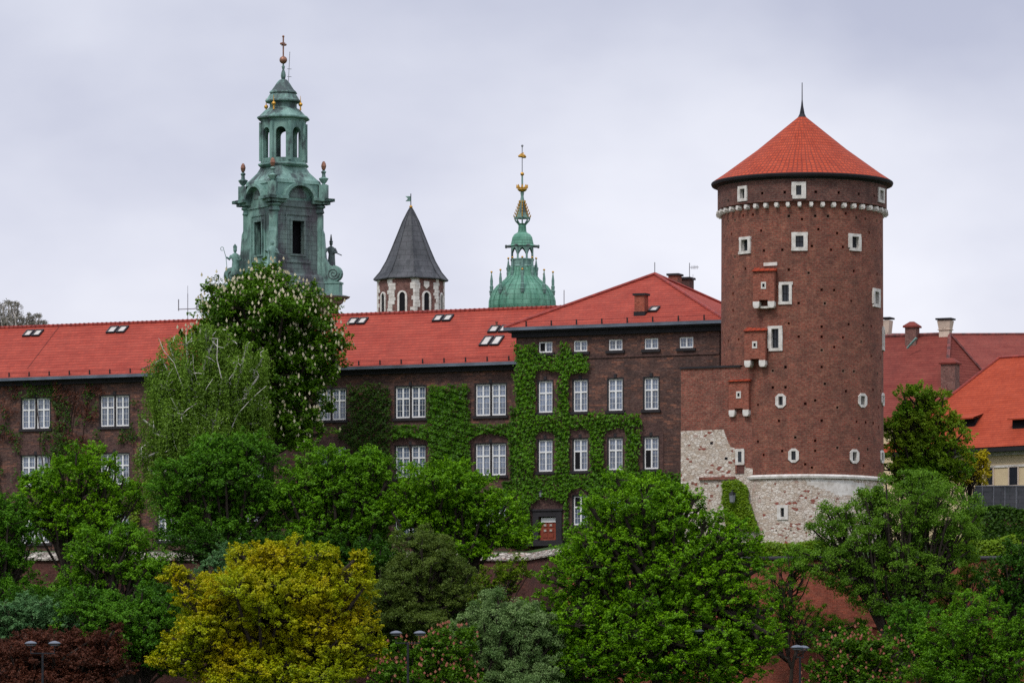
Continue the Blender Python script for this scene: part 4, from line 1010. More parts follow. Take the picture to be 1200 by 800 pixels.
def statue(u, v_base, Y, H, label, hat='mitre', face=0.0, staff=True):
    p = W(u, v_base, Y)
    root = empty('statue', p, face, label, 'statue', 'copper saints on the bell tower corners')
    b = MB(); s = H / 2.6
    rr = []
    for z, rx, ry, ox in ((0, .42, .36, 0), (.25, .40, .34, 0), (.9, .32, .27, .03), (1.3, .30, .24, .05), (1.6, .36, .25, .02), (1.85, .38, .22, 0), (2.0, .2, .16, 0), (2.05, .1, .1, 0), (2.13, .1, .1, 0), (2.2, .15, .16, 0), (2.32, .17, .18, 0), (2.45, .13, .14, 0), (2.52, .04, .04, 0)):
        ring = []
        for j in range(14):
            a = 2 * math.pi * j / 14; f = 1 + (0.09 * math.sin(a * 5 + z * 2) if z < 1.7 else 0)
            ring.append(Vector(((ox + rx * f * math.cos(a)) * s, ry * f * math.sin(a) * s, z * s)))
        rr.append(ring)
    b.rings(rr)
    b.tube([(-.33 * s, 0, 1.82 * s), (-.52 * s, -.1 * s, 1.5 * s), (-.68 * s, -.2 * s, 1.62 * s), (-.78 * s, -.25 * s, 1.66 * s)], [.13 * s, .12 * s, .08 * s, .07 * s], 6)
    b.tube([(.33 * s, 0, 1.82 * s), (.5 * s, -.12 * s, 1.45 * s), (.3 * s, -.38 * s, 1.4 * s), (.15 * s, -.4 * s, 1.5 * s)], [.13 * s, .12 * s, .09 * s, .06 * s], 6)
    b.tube([(0, -.17 * s, 2.3 * s), (0, -.21 * s, 2.24 * s)], [.04 * s, .03 * s], 4)
    b.build('body', M['copper_dull'] if hat == 'crown' else M['copper'], root, smooth=True)
    if hat == 'mitre':
        h = MB(); h.prism([(-.15 * s, 2.42 * s), (.15 * s, 2.42 * s), (.18 * s, 2.62 * s), (0, 2.86 * s), (-.18 * s, 2.62 * s)], -.1 * s, .1 * s); h.build('mitre', M['copper'], root)
    elif hat == 'crown':
        h = MB(); h.lathe([(.17 * s, 2.42 * s), (.2 * s, 2.5 * s), (.12 * s, 2.55 * s), (.09 * s, 2.8 * s), (.04 * s, 3.15 * s)], 8); h.build('helmet', M['copper_dull'], root)
    if staff:
        h = MB(); pts = [(-.95 * s, -.25 * s, -0.1 * s), (-.80 * s, -.25 * s, 1.2 * s), (-1.02 * s, -.25 * s, 2.4 * s)] 
        pts = [(-.62 * s, -.25 * s, -0.1 * s), (-.78 * s, -.25 * s, 1.66 * s), (-.98 * s, -.25 * s, 2.35 * s)]
        for i in range(8):
            a = i * 0.75; pts.append(((-.98 - .14 + .14 * math.cos(a)) * s, -.25 * s, (2.4 + .16 * math.sin(a)) * s))
        h.tube(pts, .03 * s, 5); h.build('crozier', M['copper'], root)
    else:
        h = MB(); h.tube([(.15 * s, -.4 * s, 1.5 * s), (.95 * s, -.45 * s, 1.15 * s)], .05 * s, 5); h.build('sceptre', M['copper_dull'], root)
    return root
statue(275.5, 324, CY - 0.9, 3.1, 'green copper bishop statue holding a crozier, at the left corner of the tower', 'mitre')
statue(319, 316, CY - 6.6, 3.1, 'green copper saint statue standing against the front corner of the tower', 'none', 0.4, False)
statue(388, 314, CY + 2.6, 2.9, 'dark copper statue with pointed hat on the right corner scroll of the tower', 'crown', 0.2, False)
q = MB(); pw = W(275.5, 340, CY - 0.9)

# ------------------------------------------------------------------ bell tower with dark spire
BY = 500.0; kb = BY / FPX; bw_ = W(481.5, 400, BY)
bt = empty('bell_tower', (bw_.x, BY, 18.8), 0, 'octagonal brick tower with white quoins and dark pointed lead roof', 'tower')
def bz(v): return zat(v, BY) - 18.8
BR = 39.5 * kb; phb = R(8)
crn = [(BR * math.sin(phb + k * math.pi / 4), -BR * math.cos(phb + k * math.pi / 4)) for k in range(8)]
mb = MB()
for k in range(8):
    a, b = Vector((*crn[k], 0)), Vector((*crn[(k + 1) % 8], 0)); H = bz(327)
    mb.face([a, b, b + Vector((0, 0, H)), a + Vector((0, 0, H))])
mb.build('wall', M['bell_brick'], bt)
rq = random.Random(5)
for k in range(8):
    q = MB(); z = bz(420); i = 0
    an = phb + k * math.pi / 4
    while z < bz(330):
        h = rq.uniform(0.28, 0.42); L1 = rq.choice((0.28, 0.5, 0.6)); L2 = rq.choice((0.2, 0.36, 0.5))
        for s, L in ((1, L1), (-1, L2)):
            d = an + s * (math.pi / 8); tx, ty = math.cos(d) * s, math.sin(d) * s
            o_ = Vector((math.sin(an), -math.cos(an), 0)) * 0.05
            a = Vector((*crn[k], 0)) + o_; b = a + Vector((tx, ty, 0)) * L
            f = [a + Vector((0, 0, z)), b + Vector((0, 0, z)), b + Vector((0, 0, z + h - 0.02)), a + Vector((0, 0, z + h - 0.02))]
            nn = Vector((math.sin(d), -math.cos(d), 0)) * -0.1
            q.face(f if s > 0 else f[::-1]); q.face([b + Vector((0, 0, z)), b + nn + Vector((0, 0, z)), b + nn + Vector((0, 0, z + h - .02)), b + Vector((0, 0, z + h - .02))])
            q.face([a + Vector((0, 0, z + h - .02)), b + Vector((0, 0, z + h - .02)), b + nn + Vector((0, 0, z + h - .02))]); q.face([a + Vector((0, 0, z)), b + Vector((0, 0, z)), b + nn + Vector((0, 0, z))])
        z += h
    q.build('quoin', M['white_stone'], bt)
wsrc = None
for k in range(8):
    an = phb + (k + 0.5) * math.pi / 4; apo = BR * math.cos(math.pi / 8)
    if wsrc is None:
        q = MB(); ow = 0.30; z0 = bz(395); zs1 = bz(350); t = 0.2
        q.box(-ow - t, -ow, -0.12, 0.05, z0, zs1); q.box(ow, ow + t, -0.12, 0.05, z0, zs1)
        for i in range(8):
            a0, a1 = math.pi * i / 8, math.pi * (i + 1) / 8
            q.prism([(ow * math.cos(a0), zs1 + ow * 1.3 * math.sin(a0)), ((ow + t) * math.cos(a0), zs1 + (ow + t) * 1.1 * math.sin(a0)), ((ow + t) * math.cos(a1), zs1 + (ow + t) * 1.1 * math.sin(a1)), (ow * math.cos(a1), zs1 + ow * 1.3 * math.sin(a1))], -0.12, 0.05)
        wsrc = q.build('window', M['white_stone'], bt)
        q = MB(); q.prism([(-ow, z0), (ow, z0)] + [(ow * math.cos(math.pi * i / 8), zs1 + ow * 1.3 * math.sin(math.pi * i / 8)) for i in range(9)], -0.03, 0.05); q.build('louvre', M['void'], wsrc)
    else: wsrc = copy_part(wsrc, bt)
    wsrc.location = (apo * math.sin(an), -apo * math.cos(an), 0); wsrc.rotation_euler = (0, 0, an)
q = MB(); q.prism([(-.3, .38), (-.3, -.1), (0, -.4), (.3, -.1), (.3, .38)][::-1], -.1, .03); o = q.build('stone_shield', M['white_stone'], bt); an = phb + .5 * math.pi / 4; o.location = (apo * math.sin(an), -apo * math.cos(an), bz(337)); o.rotation_euler = (0, 0, an)
mb = MB(); mb.lathe([(r * kb, bz(v)) for r, v in ((43.5, 329.5), (44, 328.5), (36, 319), (28.5, 306), (22, 291), (15.5, 275), (9.5, 260), (4, 249), (1.2, 244))], 8, ph=phb - math.pi / 2)
spire = mb.build('spire', M['slate'], bt)
q = MB()
pr = [(r * kb + 0.02, bz(v)) for r, v in ((44, 328.5), (36, 319), (28.5, 306), (22, 291), (15.5, 275), (9.5, 260), (4, 249), (1.2, 244))]
for k in range(8):
    an = phb - math.pi / 2 + k * math.pi / 4; q.tube([(r * math.cos(an), r * math.sin(an), z) for r, z in pr], 0.06, 4)
q.build('seam', M['slate'], spire)
q = MB(); q.sphere((0, 0, bz(242.5)), 2.0 * kb, 10, 6); q.build('ball', M['gold'], bt)
q = MB(); q.tube([(0, 0, bz(244)), (0, 0, bz(227))], 0.05, 5); q.build('rod', M['iron'], bt)
q = MB(); q.prism([(-0.55, bz(236)), (0, bz(236)), (0, bz(230)), (-0.55, bz(230)), (-0.3, bz(233))], -0.02, 0.02); q.build('weathervane', M['copper'], bt)

# ------------------------------------------------------------------ ribbed copper dome tower
SY = 515.0; ks = SY / FPX; swp = W(612, 400, SY)
dt = empty('dome_tower', (swp.x, SY, 18.8), 0, 'green copper ribbed onion dome with tall gilded spire and small pinnacles', 'tower')
def sz(v): return zat(v, SY) - 18.8
mb = MB(); mb.lathe([(3.3, -1), (3.3, sz(366))], 16); mb.build('shaft', M['bell_brick'], dt)
dome = [(38.5, 366), (38.8, 360), (38.5, 353), (37, 347), (34, 341), (29.5, 335.5), (25, 331.5), (20, 327.5), (16.5, 323), (14.5, 317), (14, 313)]
mb = MB(); rr = []
for r, v in dome:
    ring = []
    for j in range(96):
        a = 2 * math.pi * j / 96; f = 1 + 0.03 * (abs(math.sin(a * 12)) ** 0.7 - 0.5); ring.append(Vector((r * ks * f * math.cos(a), r * ks * f * math.sin(a), sz(v))))
    rr.append(ring)
mb.rings(rr, uvr=24.0); mb.build('dome', M['copper_dome'], dt, smooth=True)
q = MB()
for k in range(24):
    a = 2 * math.pi * k / 24; q.tube([(r * ks * math.cos(a), r * ks * math.sin(a), sz(v)) for r, v in dome], 0.07, 4)
q.build('dome_ribs', M['copper_dome'], dt)
q8 = math.pi / 8
mb = MB(); arch_panels(mb, 8, 14.2 * ks, sz(313), sz(289), 0.36, sz(304), sz(296.5), 0.2, R(0), True)
mb.lathe([(14.6 * ks, sz(314)), (15.2 * ks, sz(312.5)), (14.2 * ks, sz(311))], 8, ph=q8); mb.lathe([(13.3 * ks, sz(306)), (14.9 * ks, sz(305)), (14.9 * ks, sz(304)), (13.3 * ks, sz(303.4))], 8, ph=q8, cap0=False, cap1=False)
mb.build('gallery', M['copper'], dt)
mb = MB(); mb.lathe([(r * ks, sz(v)) for r, v in ((14, 289.5), (15.5, 288.5), (14.5, 287), (13.5, 283), (12.5, 278.5), (10, 275), (5.8, 272.5), (5.3, 271), (4.7, 264), (6, 262.5), (5, 262))], 8, ph=q8); mb.build('upper_dome', M['copper_dome'], dt)
q = MB()
for k in range(8):
    a = q8 + k * math.pi / 4; q.tube([(14 * ks * math.cos(a), 14 * ks * math.sin(a), sz(288.5)), (20.5 * ks * math.cos(a), 20.5 * ks * math.sin(a), sz(289))], [0.12, 0.07], 5); q.sphere((20.5 * ks * math.cos(a), 20.5 * ks * math.sin(a), sz(289)), 0.13, 6, 4)
q.build('waterspouts', M['copper_dull'], dt)
mb = MB()
for k in range(8):
    a = k * math.pi / 4; c, s = math.cos(a), math.sin(a)
    mb.tube([(5 * ks * c, 5 * ks * s, sz(262)), (7.8 * ks * c, 7.8 * ks * s, sz(259)), (9 * ks * c, 9 * ks * s, sz(255.5))], 0.07, 4)
mb.lathe([(9.3 * ks, sz(256.2)), (9.6 * ks, sz(255)), (8.6 * ks, sz(254.5))], 8, ph=0)
mb.lathe([(8.2 * ks, sz(254.6)), (5.2 * ks, sz(245)), (2.6 * ks, sz(236)), (1.6 * ks, sz(230)), (2.2 * ks, sz(226)), (1.1 * ks, sz(222)), (1.0 * ks, sz(206))], 8, ph=0)
mb.build('spire', M['copper'], dt)
q = MB()
for k in range(8):
    a = k * math.pi / 4; c, s = math.cos(a), math.sin(a)
    for i in range(6):
        f = i / 5.5; r = (9.4 - 6.6 * f) * ks; z = sz(254 - 18.5 * f); q.tube([(r * .8 * c, r * .8 * s, z - .1), (r * 1.02 * c, r * 1.02 * s, z), (r * 1.06 * c, r * 1.06 * s, z + .2)], [.07, .07, .04], 4)
q.build('gilded_crockets', M['gold'], dt)
q = MB(); q.lathe([(3.5 * ks, sz(224.5)), (5.6 * ks, sz(222.5)), (5.6 * ks, sz(220)), (4.4 * ks, sz(220.4))], 10)
for k in range(8):
    a = k * math.pi / 4; q.tube([(5.4 * ks * math.cos(a), 5.4 * ks * math.sin(a), sz(220.5)), (6.3 * ks * math.cos(a), 6.3 * ks * math.sin(a), sz(216.5))], [.16, .05], 5)
q.build('gilded_crown', M['gold'], dt)
q = MB(); q.sphere((0, 0, sz(204)), 2.3 * ks, 10, 6); q.build('ball', M['gold'], dt, smooth=True)
q = MB(); q.tube([(0, 0, sz(206)), (0, 0, sz(171))], 0.05, 5); q.sphere((0, 0, sz(171)), 0.13, 8, 5); q.build('rod', M['grey_metal'], dt)
q = MB(); q.tube([(-.42, 0, sz(183.5)), (-.1, 0, sz(182)), (.22, 0, sz(183.5)), (.4, 0, sz(184.5))], [.08, .24, .2, .08], 6); q.tube([(-.1, 0, sz(182)), (.05, .1, sz(180)), (.15, .2, sz(178.5))], [.12, .12, .03], 5); q.build('weathervane', M['gold'], dt)
q = MB(); q.lathe([(0.2, 0), (0.22, .35), (0.28, .42), (0.16, .5), (0.2, .9), (0.14, 1.0), (0.15, 1.5), (0.03, 2.35)], 6); tp_ = MB(); tp_.sphere((0, 0, 2.4), 0.12, 6, 4)
pin = None
for k in range(16):
    lower = k < 8; a = -math.pi / 2 + k * math.pi / 4 + (0 if lower else math.pi / 8 * 0)
    if pin is None: pin = q.build('pinnacle', M['copper'], dt); tp_.build('gilded_tip', M['gold'], pin)
    else: pin = copy_part(pin, dt)
    r = (36 if lower else 16.3) * ks; pin.location = (r * math.cos(a), r * math.sin(a), sz(346 if lower else 330))
q = MB()
for k in range(8):
    a = -math.pi / 2 + k * math.pi / 4; q.tube([(14.5 * ks * math.cos(a), 14.5 * ks * math.sin(a), sz(311)), (18 * ks * math.cos(a), 18 * ks * math.sin(a), sz(314.5)), (17 * ks * math.cos(a), 17 * ks * math.sin(a), sz(319)), (15.6 * ks * math.cos(a), 15.6 * ks * math.sin(a), sz(321))], 0.11, 5)
q.build('flying_hooks', M['copper'], dt)

# ------------------------------------------------------------------ right hand ranges
def hip_house(fr, label, name, L, Dp, ze, zr, hl, hr, roofm, wallm, ov=0.7, ridgem='ridge'):
    root = fr.root(name, label, 'building')
    mb = MB(); mb.box(0, L, 0, Dp, -2, ze - 0.02); wl = mb.build('wall', wallm, root)
    mb = MB(); a, b, c, d = (-ov, -ov, ze), (L + ov, -ov, ze), (L + ov, Dp + ov, ze), (-ov, Dp + ov, ze); p, q_ = (hl, Dp / 2, zr), (L - hr, Dp / 2, zr)
    mb.face([a, b, q_, p]); mb.face([b, c, q_]); mb.face([c, d, p, q_]); mb.face([d, a, p]); mb.face([d, c, b, a])
    rf = mb.build('roof', roofm, root)
    q = MB()
    for s, t in ((a, p), (d, p), (p, q_), (b, q_), (c, q_)): q.tube([Vector(s) + Vector((0, 0, .03)), Vector(t) + Vector((0, 0, .05))], 0.13, 5)
    q.build('ridge_tiles', M[ridgem], rf)
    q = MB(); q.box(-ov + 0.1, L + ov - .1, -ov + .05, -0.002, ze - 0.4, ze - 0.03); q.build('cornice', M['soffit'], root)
    return root
# far dark red roof: main range
FR1 = Frame(W(1000, 400, 474).x, 474, 18.6, -2)
h1 = hip_house(FR1, 'far castle range with long dark red roof and straight ridge on the right', 'castle_range', 40, 14, zat(440, 474) - 18.6, zat(392.5, 481) - 18.6, 3, 3, M['roof_dark'], M['plaster'], ridgem='ridge_dark')
# cross roof in front, apex near (1114,392)
FR2 = Frame(W(1113, 400, 452).x, 452, 18.6, -24)
x_ap, z_ap = 0.0, zat(391.5, 452) - 18.6
h2 = empty('castle_range', FR2.o, FR2.a, 'castle range with dark red hipped roof and pale chimney behind the tower', 'building')
mb = MB()
La, Lb, Lc = -16.0, 5.2, 7.0
ze2 = z_ap - 8.6
P0, P1 = (La, 0, z_ap), (0, 0, z_ap); E0, E1, E2, E3 = (La, -Lc, ze2), (Lb * .35, -Lc, ze2), (Lb * 1.1, Lc, ze2), (La, Lc, ze2)
mb.face([E0, E1, P1, P0]); mb.face([E1, E2, P1]); mb.face([E2, E3, P0, P1]); mb.face([E0, P0, E3]); mb.face([E3, E2, E1, E0])
rf2 = mb.build('roof', M['roof_dark'], h2)
q = MB()
for a, b in ((P0, P1), (P1, E1), (P1, E2)): q.tube([Vector(a) + Vector((0, 0, .04)), Vector(b) + Vector((0, 0, .04))], 0.16, 5)
q.build('ridge_tiles', M['ridge_dark'], rf2)
mb = MB(); mb.box(La + .5, 1.5, -Lc + .7, Lc - .7, -2, ze2 - .02); mb.build('wall', M['plaster'], h2)
def chim(parent, fr, u, v0, v1, wpx, yl, m, cap, flare=False, dd=1.0):
    x, zt = fr.px(u, v0, yl); _, zb = fr.px(u, v1, yl); w_ = wpx / FPX * 452 * 0.9
    q = MB()
    if flare:
        q.box(-w_ / 2 + .1, w_ / 2 - .1, -dd / 2 + .1, dd / 2 - .1, -1.2, (zt - zb) * .3); q.box(-w_ / 2, w_ / 2, -dd / 2, dd / 2, (zt - zb) * .3, (zt - zb) * .36)
        q.rings([[Vector((sx * (w_ / 2 - .08 + k), sy * (dd / 2 - .08 + k), z)) for sx, sy in ((-1, -1), (1, -1), (1, 1), (-1, 1))] for k, z in ((0, (zt - zb) * .36), (0.12, (zt - zb) * 0.95))])
        for i in (-0.12, 0.12): q.box(i - .05, i + .05, -dd / 2 - .04, -dd / 2, (zt - zb) * .38, (zt - zb) * .5)
    else: q.box(-w_ / 2, w_ / 2, -dd / 2, dd / 2, -1.2, zt - zb)
    o = q.build('chimney', m, parent); o.location = (x, yl, zb)
    q = MB(); e = 0.16; q.box(-w_ / 2 - e, w_ / 2 + e, -dd / 2 - e, dd / 2 + e, zt - zb, zt - zb + 0.15)
    if cap == 'tile': q.rings([[Vector((sx * (w_ / 2 + e - k), sy * (dd / 2 + e - k), zt - zb + .15 + z)) for sx, sy in ((-1, -1), (1, -1), (1, 1), (-1, 1))] for k, z in ((0, 0), (0.5, 0.4))])
    q.build('chimney_cap', M['roof_dark'] if cap == 'tile' else M['dark_stone'], o)
chim(h2, FR2, 1108, 375, 392, 17, 0.2, M['pale_render'], 'dark', True)
chim(h2, FR2, 1069, 384, 399, 15, -0.3, M['bell_brick'], 'tile')
chim(h2, FR2, 1040, 374, 405, 9, 1.0, M['pale_render'], 'dark', True)
chim(h2, FR2, 1113.5, 427, 448, 19, -3.6, M['bell_brick'], 'tile', dd=1.3)
q = MB(); x, z = FR2.px(1063, 408, -2.0); q.tube([(x, -2.0, z), (x + .9, -2.0, z + .9)], [0.1, .12], 4); q.build('copper_flashing', M['copper'], rf2)
# orange roofed house
FO = Frame(W(1046, 500, 426).x, 426, 18.6, -40)
oh = hip_house(FO, 'cream plastered house with bright orange tiled roof at the right edge', 'plastered_house', 26, 14, zat(524, 419) - 18.6, zat(418, 426) - 18.6, 6.2, 5, M['roof_orange'], M['plaster'], ov=0.9)
zeo = zat(524, 419) - 18.6
for u, v0, v1, wpx in ((1188, 547, 568, 9), (1160, 548, 568, 7)):
    x, za = FO.px(u, v1, 0); _, zb = FO.px(u, v0, 0); hw = wpx / 13.9 / 0.77 / 2
    q = MB()
    for a_, b_, c_, d_ in ((-hw - .12, -hw, 0, zb - za), (hw, hw + .12, 0, zb - za), (-hw - .12, hw + .12, zb - za, zb - za + .12), (-hw - .12, hw + .12, -.12, 0)): q.box(a_, b_, -0.08, 0.0, c_, d_)
    o = q.build('window', M['pale_render'], oh); o.location = (x, 0, za)
    q = MB(); q.box(-hw, hw, -.03, -.004, 0, zb - za); q.build('pane', M['slit_glass'], o)
for u in (1163, 1171, 1178):
    x, z = FO.px(u, 528.5, 0); q = MB(); q.box(-.2, .2, -.02, 0.01, -.12, .12); o = q.build('attic_vent', M['void'], oh); o.location = (x, 0, z)
q = MB(); q.box(-.05, 26.05, -.08, -.003, zeo - 1.7, zeo - 1.5); q.box(-.05, 26.05, -.2, -.003, zeo - .7, zeo - .4); q.build('string_course', M['white_stone'], oh)
to = (zat(418, 426) - 18.6 - zeo) / 7.9
def dormer(u, v, w_, h_):
    x, y, z = roof_pt(u, v, FO, to, zeo, -0.9)
    q = MB(); hw = w_ / 2; dpt = h_ / to + 1.2
    q.box(-hw, hw, 0, 0.1, 0, h_); q.face([(-hw, 0, 0), (-hw, 0, h_), (-hw, dpt - 1.2, h_)]); q.face([(hw, 0, 0), (hw, dpt - 1.2, h_), (hw, 0, h_)])
    o = q.build('dormer', M['void'], oh); o.location = (x, y, z)
    q = MB(); e = .2; q.face([(-hw - e, -.45, h_ - .05), (hw + e, -.45, h_ - .05), (hw + e, dpt + 1.0, h_ + .85), (-hw - e, dpt + 1.0, h_ + .85)]); q.face([(-hw - e, -.45, h_ - .17), (-hw - e, dpt + 1.0, h_ + .7), (hw + e, dpt + 1.0, h_ + .7), (hw + e, -.45, h_ - .17)])
    q.face([(-hw - e, -.45, h_ - .17), (hw + e, -.45, h_ - .17), (hw + e, -.45, h_ - .05), (-hw - e, -.45, h_ - .05)]); q.build('dormer_roof', M['roof_orange'], o)
dormer(1131, 500, 1.9, 0.8); dormer(1195, 502, 1.5, 0.9)
# low dark sheet roof building
FS = Frame(W(1131, 600, 394).x, 394, 18.3, -6)
sh = FS.root('outbuilding', 'low outbuilding with dark metal sheet roof in front of the plastered house', 'building')
zr_, zf_ = zat(570.5, 399) - 18.3, zat(604, 394) - 18.3
mb = MB(); mb.box(0.2, 13, 0.4, 9.5, -1, zf_ - .02); mb.build('wall', M['dark_brick'], sh)
mb = MB(); a, b = (-.1, 0, zf_), (13.4, 0, zf_); p, q_ = (0.75, 5, zr_), (13.4, 5, zr_); c, d = (13.4, 10, zf_), (-.1, 10, zf_)
mb.face([a, b, q_, p]); mb.face([d, a, p]); mb.face([q_, c, d, p]); mb.face([b, c, q_]); mb.face([a, d, c, b]); rs = mb.build('roof', M['sheet'], sh)
q = MB(); s = Vector((0, 5, zr_ - zf_))
for i in range(15):
    x = 0.4 + i * 0.9; f = 0.0; q.tube([Vector((x, f, zf_ + .03)), Vector((x + 0.3 * 0, 5, zr_ + .03)) if x > .8 else Vector((x, 3, zf_ + .6 * (zr_ - zf_) + .03))], 0.045, 4)
q.tube([Vector(p) + Vector((0, 0, .03)), Vector(q_) + Vector((0, 0, .03))], .09, 5); q.build('seam', M['slate'], rs)

#TREES
# ------------------------------------------------------------------ trees
M['leaf_maple'] = leaf_mat('leaf_maple', (0.052, 0.155, 0.003), (0.20, 0.42, 0.006))
M['leaf_mid'] = leaf_mat('leaf_mid', (0.044, 0.135, 0.004), (0.16, 0.36, 0.010))
M['leaf_deep'] = leaf_mat('leaf_deep', (0.032, 0.110, 0.005), (0.115, 0.29, 0.013))
M['leaf_chestnut'] = leaf_mat('leaf_chestnut', (0.030, 0.088, 0.003), (0.115, 0.25, 0.008))
M['leaf_birch'] = leaf_mat('leaf_birch', (0.075, 0.145, 0.012), (0.19, 0.33, 0.035))
M['leaf_loose'] = leaf_mat('leaf_loose', (0.055, 0.135, 0.008), (0.17, 0.33, 0.022))
M['leaf_yellow'] = leaf_mat('leaf_yellow', (0.17, 0.24, 0.003), (0.42, 0.48, 0.005), (0.52, 0.44, 0.004))
M['leaf_gold'] = leaf_mat('leaf_gold', (0.34, 0.30, 0.01), (0.75, 0.62, 0.02))
M['leaf_olive'] = leaf_mat('leaf_olive', (0.055, 0.095, 0.014), (0.14, 0.20, 0.030))
M['leaf_lime'] = leaf_mat('leaf_lime', (0.08, 0.16, 0.005), (0.19, 0.30, 0.010))
M['leaf_grey'] = leaf_mat('leaf_grey', (0.075, 0.15, 0.035), (0.25, 0.37, 0.13))
M['leaf_silver'] = leaf_mat('leaf_silver', (0.05, 0.14, 0.045), (0.16, 0.31, 0.11))
M['leaf_red'] = leaf_mat('leaf_red', (0.055, 0.018, 0.010), (0.15, 0.050, 0.028))
M['leaf_dark'] = leaf_mat('leaf_dark', (0.018, 0.062, 0.004), (0.055, 0.155, 0.009))
M['leaf_ivy'] = leaf_mat('leaf_ivy', (0.026, 0.085, 0.003), (0.09, 0.235, 0.006))
M['leaf_ivy_bright'] = leaf_mat('leaf_ivy_bright', (0.032, 0.10, 0.003), (0.11, 0.28, 0.006))
M['leaf_ivy_dark'] = leaf_mat('leaf_ivy_dark', (0.018, 0.050, 0.004), (0.055, 0.125, 0.008))
M['leaf_bronze'] = leaf_mat('leaf_bronze', (0.07, 0.18, 0.006), (0.20, 0.40, 0.014), (0.28, 0.40, 0.02))
M['leaf_bare'] = leaf_mat('leaf_bare', (0.16, 0.15, 0.12), (0.34, 0.33, 0.27))
M['blossom_cream'] = leaf_mat('blossom_cream', (0.55, 0.48, 0.30), (0.88, 0.82, 0.60))
M['blossom_pink'] = leaf_mat('blossom_pink', (0.30, 0.09, 0.06), (0.58, 0.24, 0.16))
M['vine_stem'] = plain('vine_stem', (0.075, 0.045, 0.035), 0.95)

def quads_mesh(name, V, tint, mats, parent, nface=4):
    n = len(V) // nface
    me = bpy.data.meshes.new(name)
    me.vertices.add(len(V)); me.vertices.foreach_set('co', V.astype(np.float32).ravel())
    me.loops.add(len(V)); me.loops.foreach_set('vertex_index', np.arange(len(V), dtype=np.int32))
    me.polygons.add(n); me.polygons.foreach_set('loop_start', np.arange(0, len(V), nface, dtype=np.int32)); me.polygons.foreach_set('loop_total', np.full(n, nface, dtype=np.int32))
    me.materials.append(mats)
    a = me.attributes.new('tint', 'FLOAT', 'FACE'); a.data.foreach_set('value', tint.astype(np.float32))
    me.update(calc_edges=True)
    return link(name, me, parent)
def unit(a): return a / np.maximum(1e-9, np.linalg.norm(a, axis=1, keepdims=True))
def leaf_quads(rg, C, Nn, size, asp=0.62):
    n = len(C); r = unit(rg.normal(size=(n, 3))); Nn = unit(Nn)
    a = unit(np.cross(Nn, r)); b = np.cross(Nn, a)
    s = size * rg.uniform(0.65, 1.3, (n, 1)) * 0.5
    V = np.stack([C - a * s, C + b * s * asp - a * s * 0.1, C + a * s, C - b * s * asp - a * s * 0.1], 1)
    return V.reshape(-1, 3)
def tube_arr(mb, pts, rad, n=5): mb.tube(pts, rad, n)

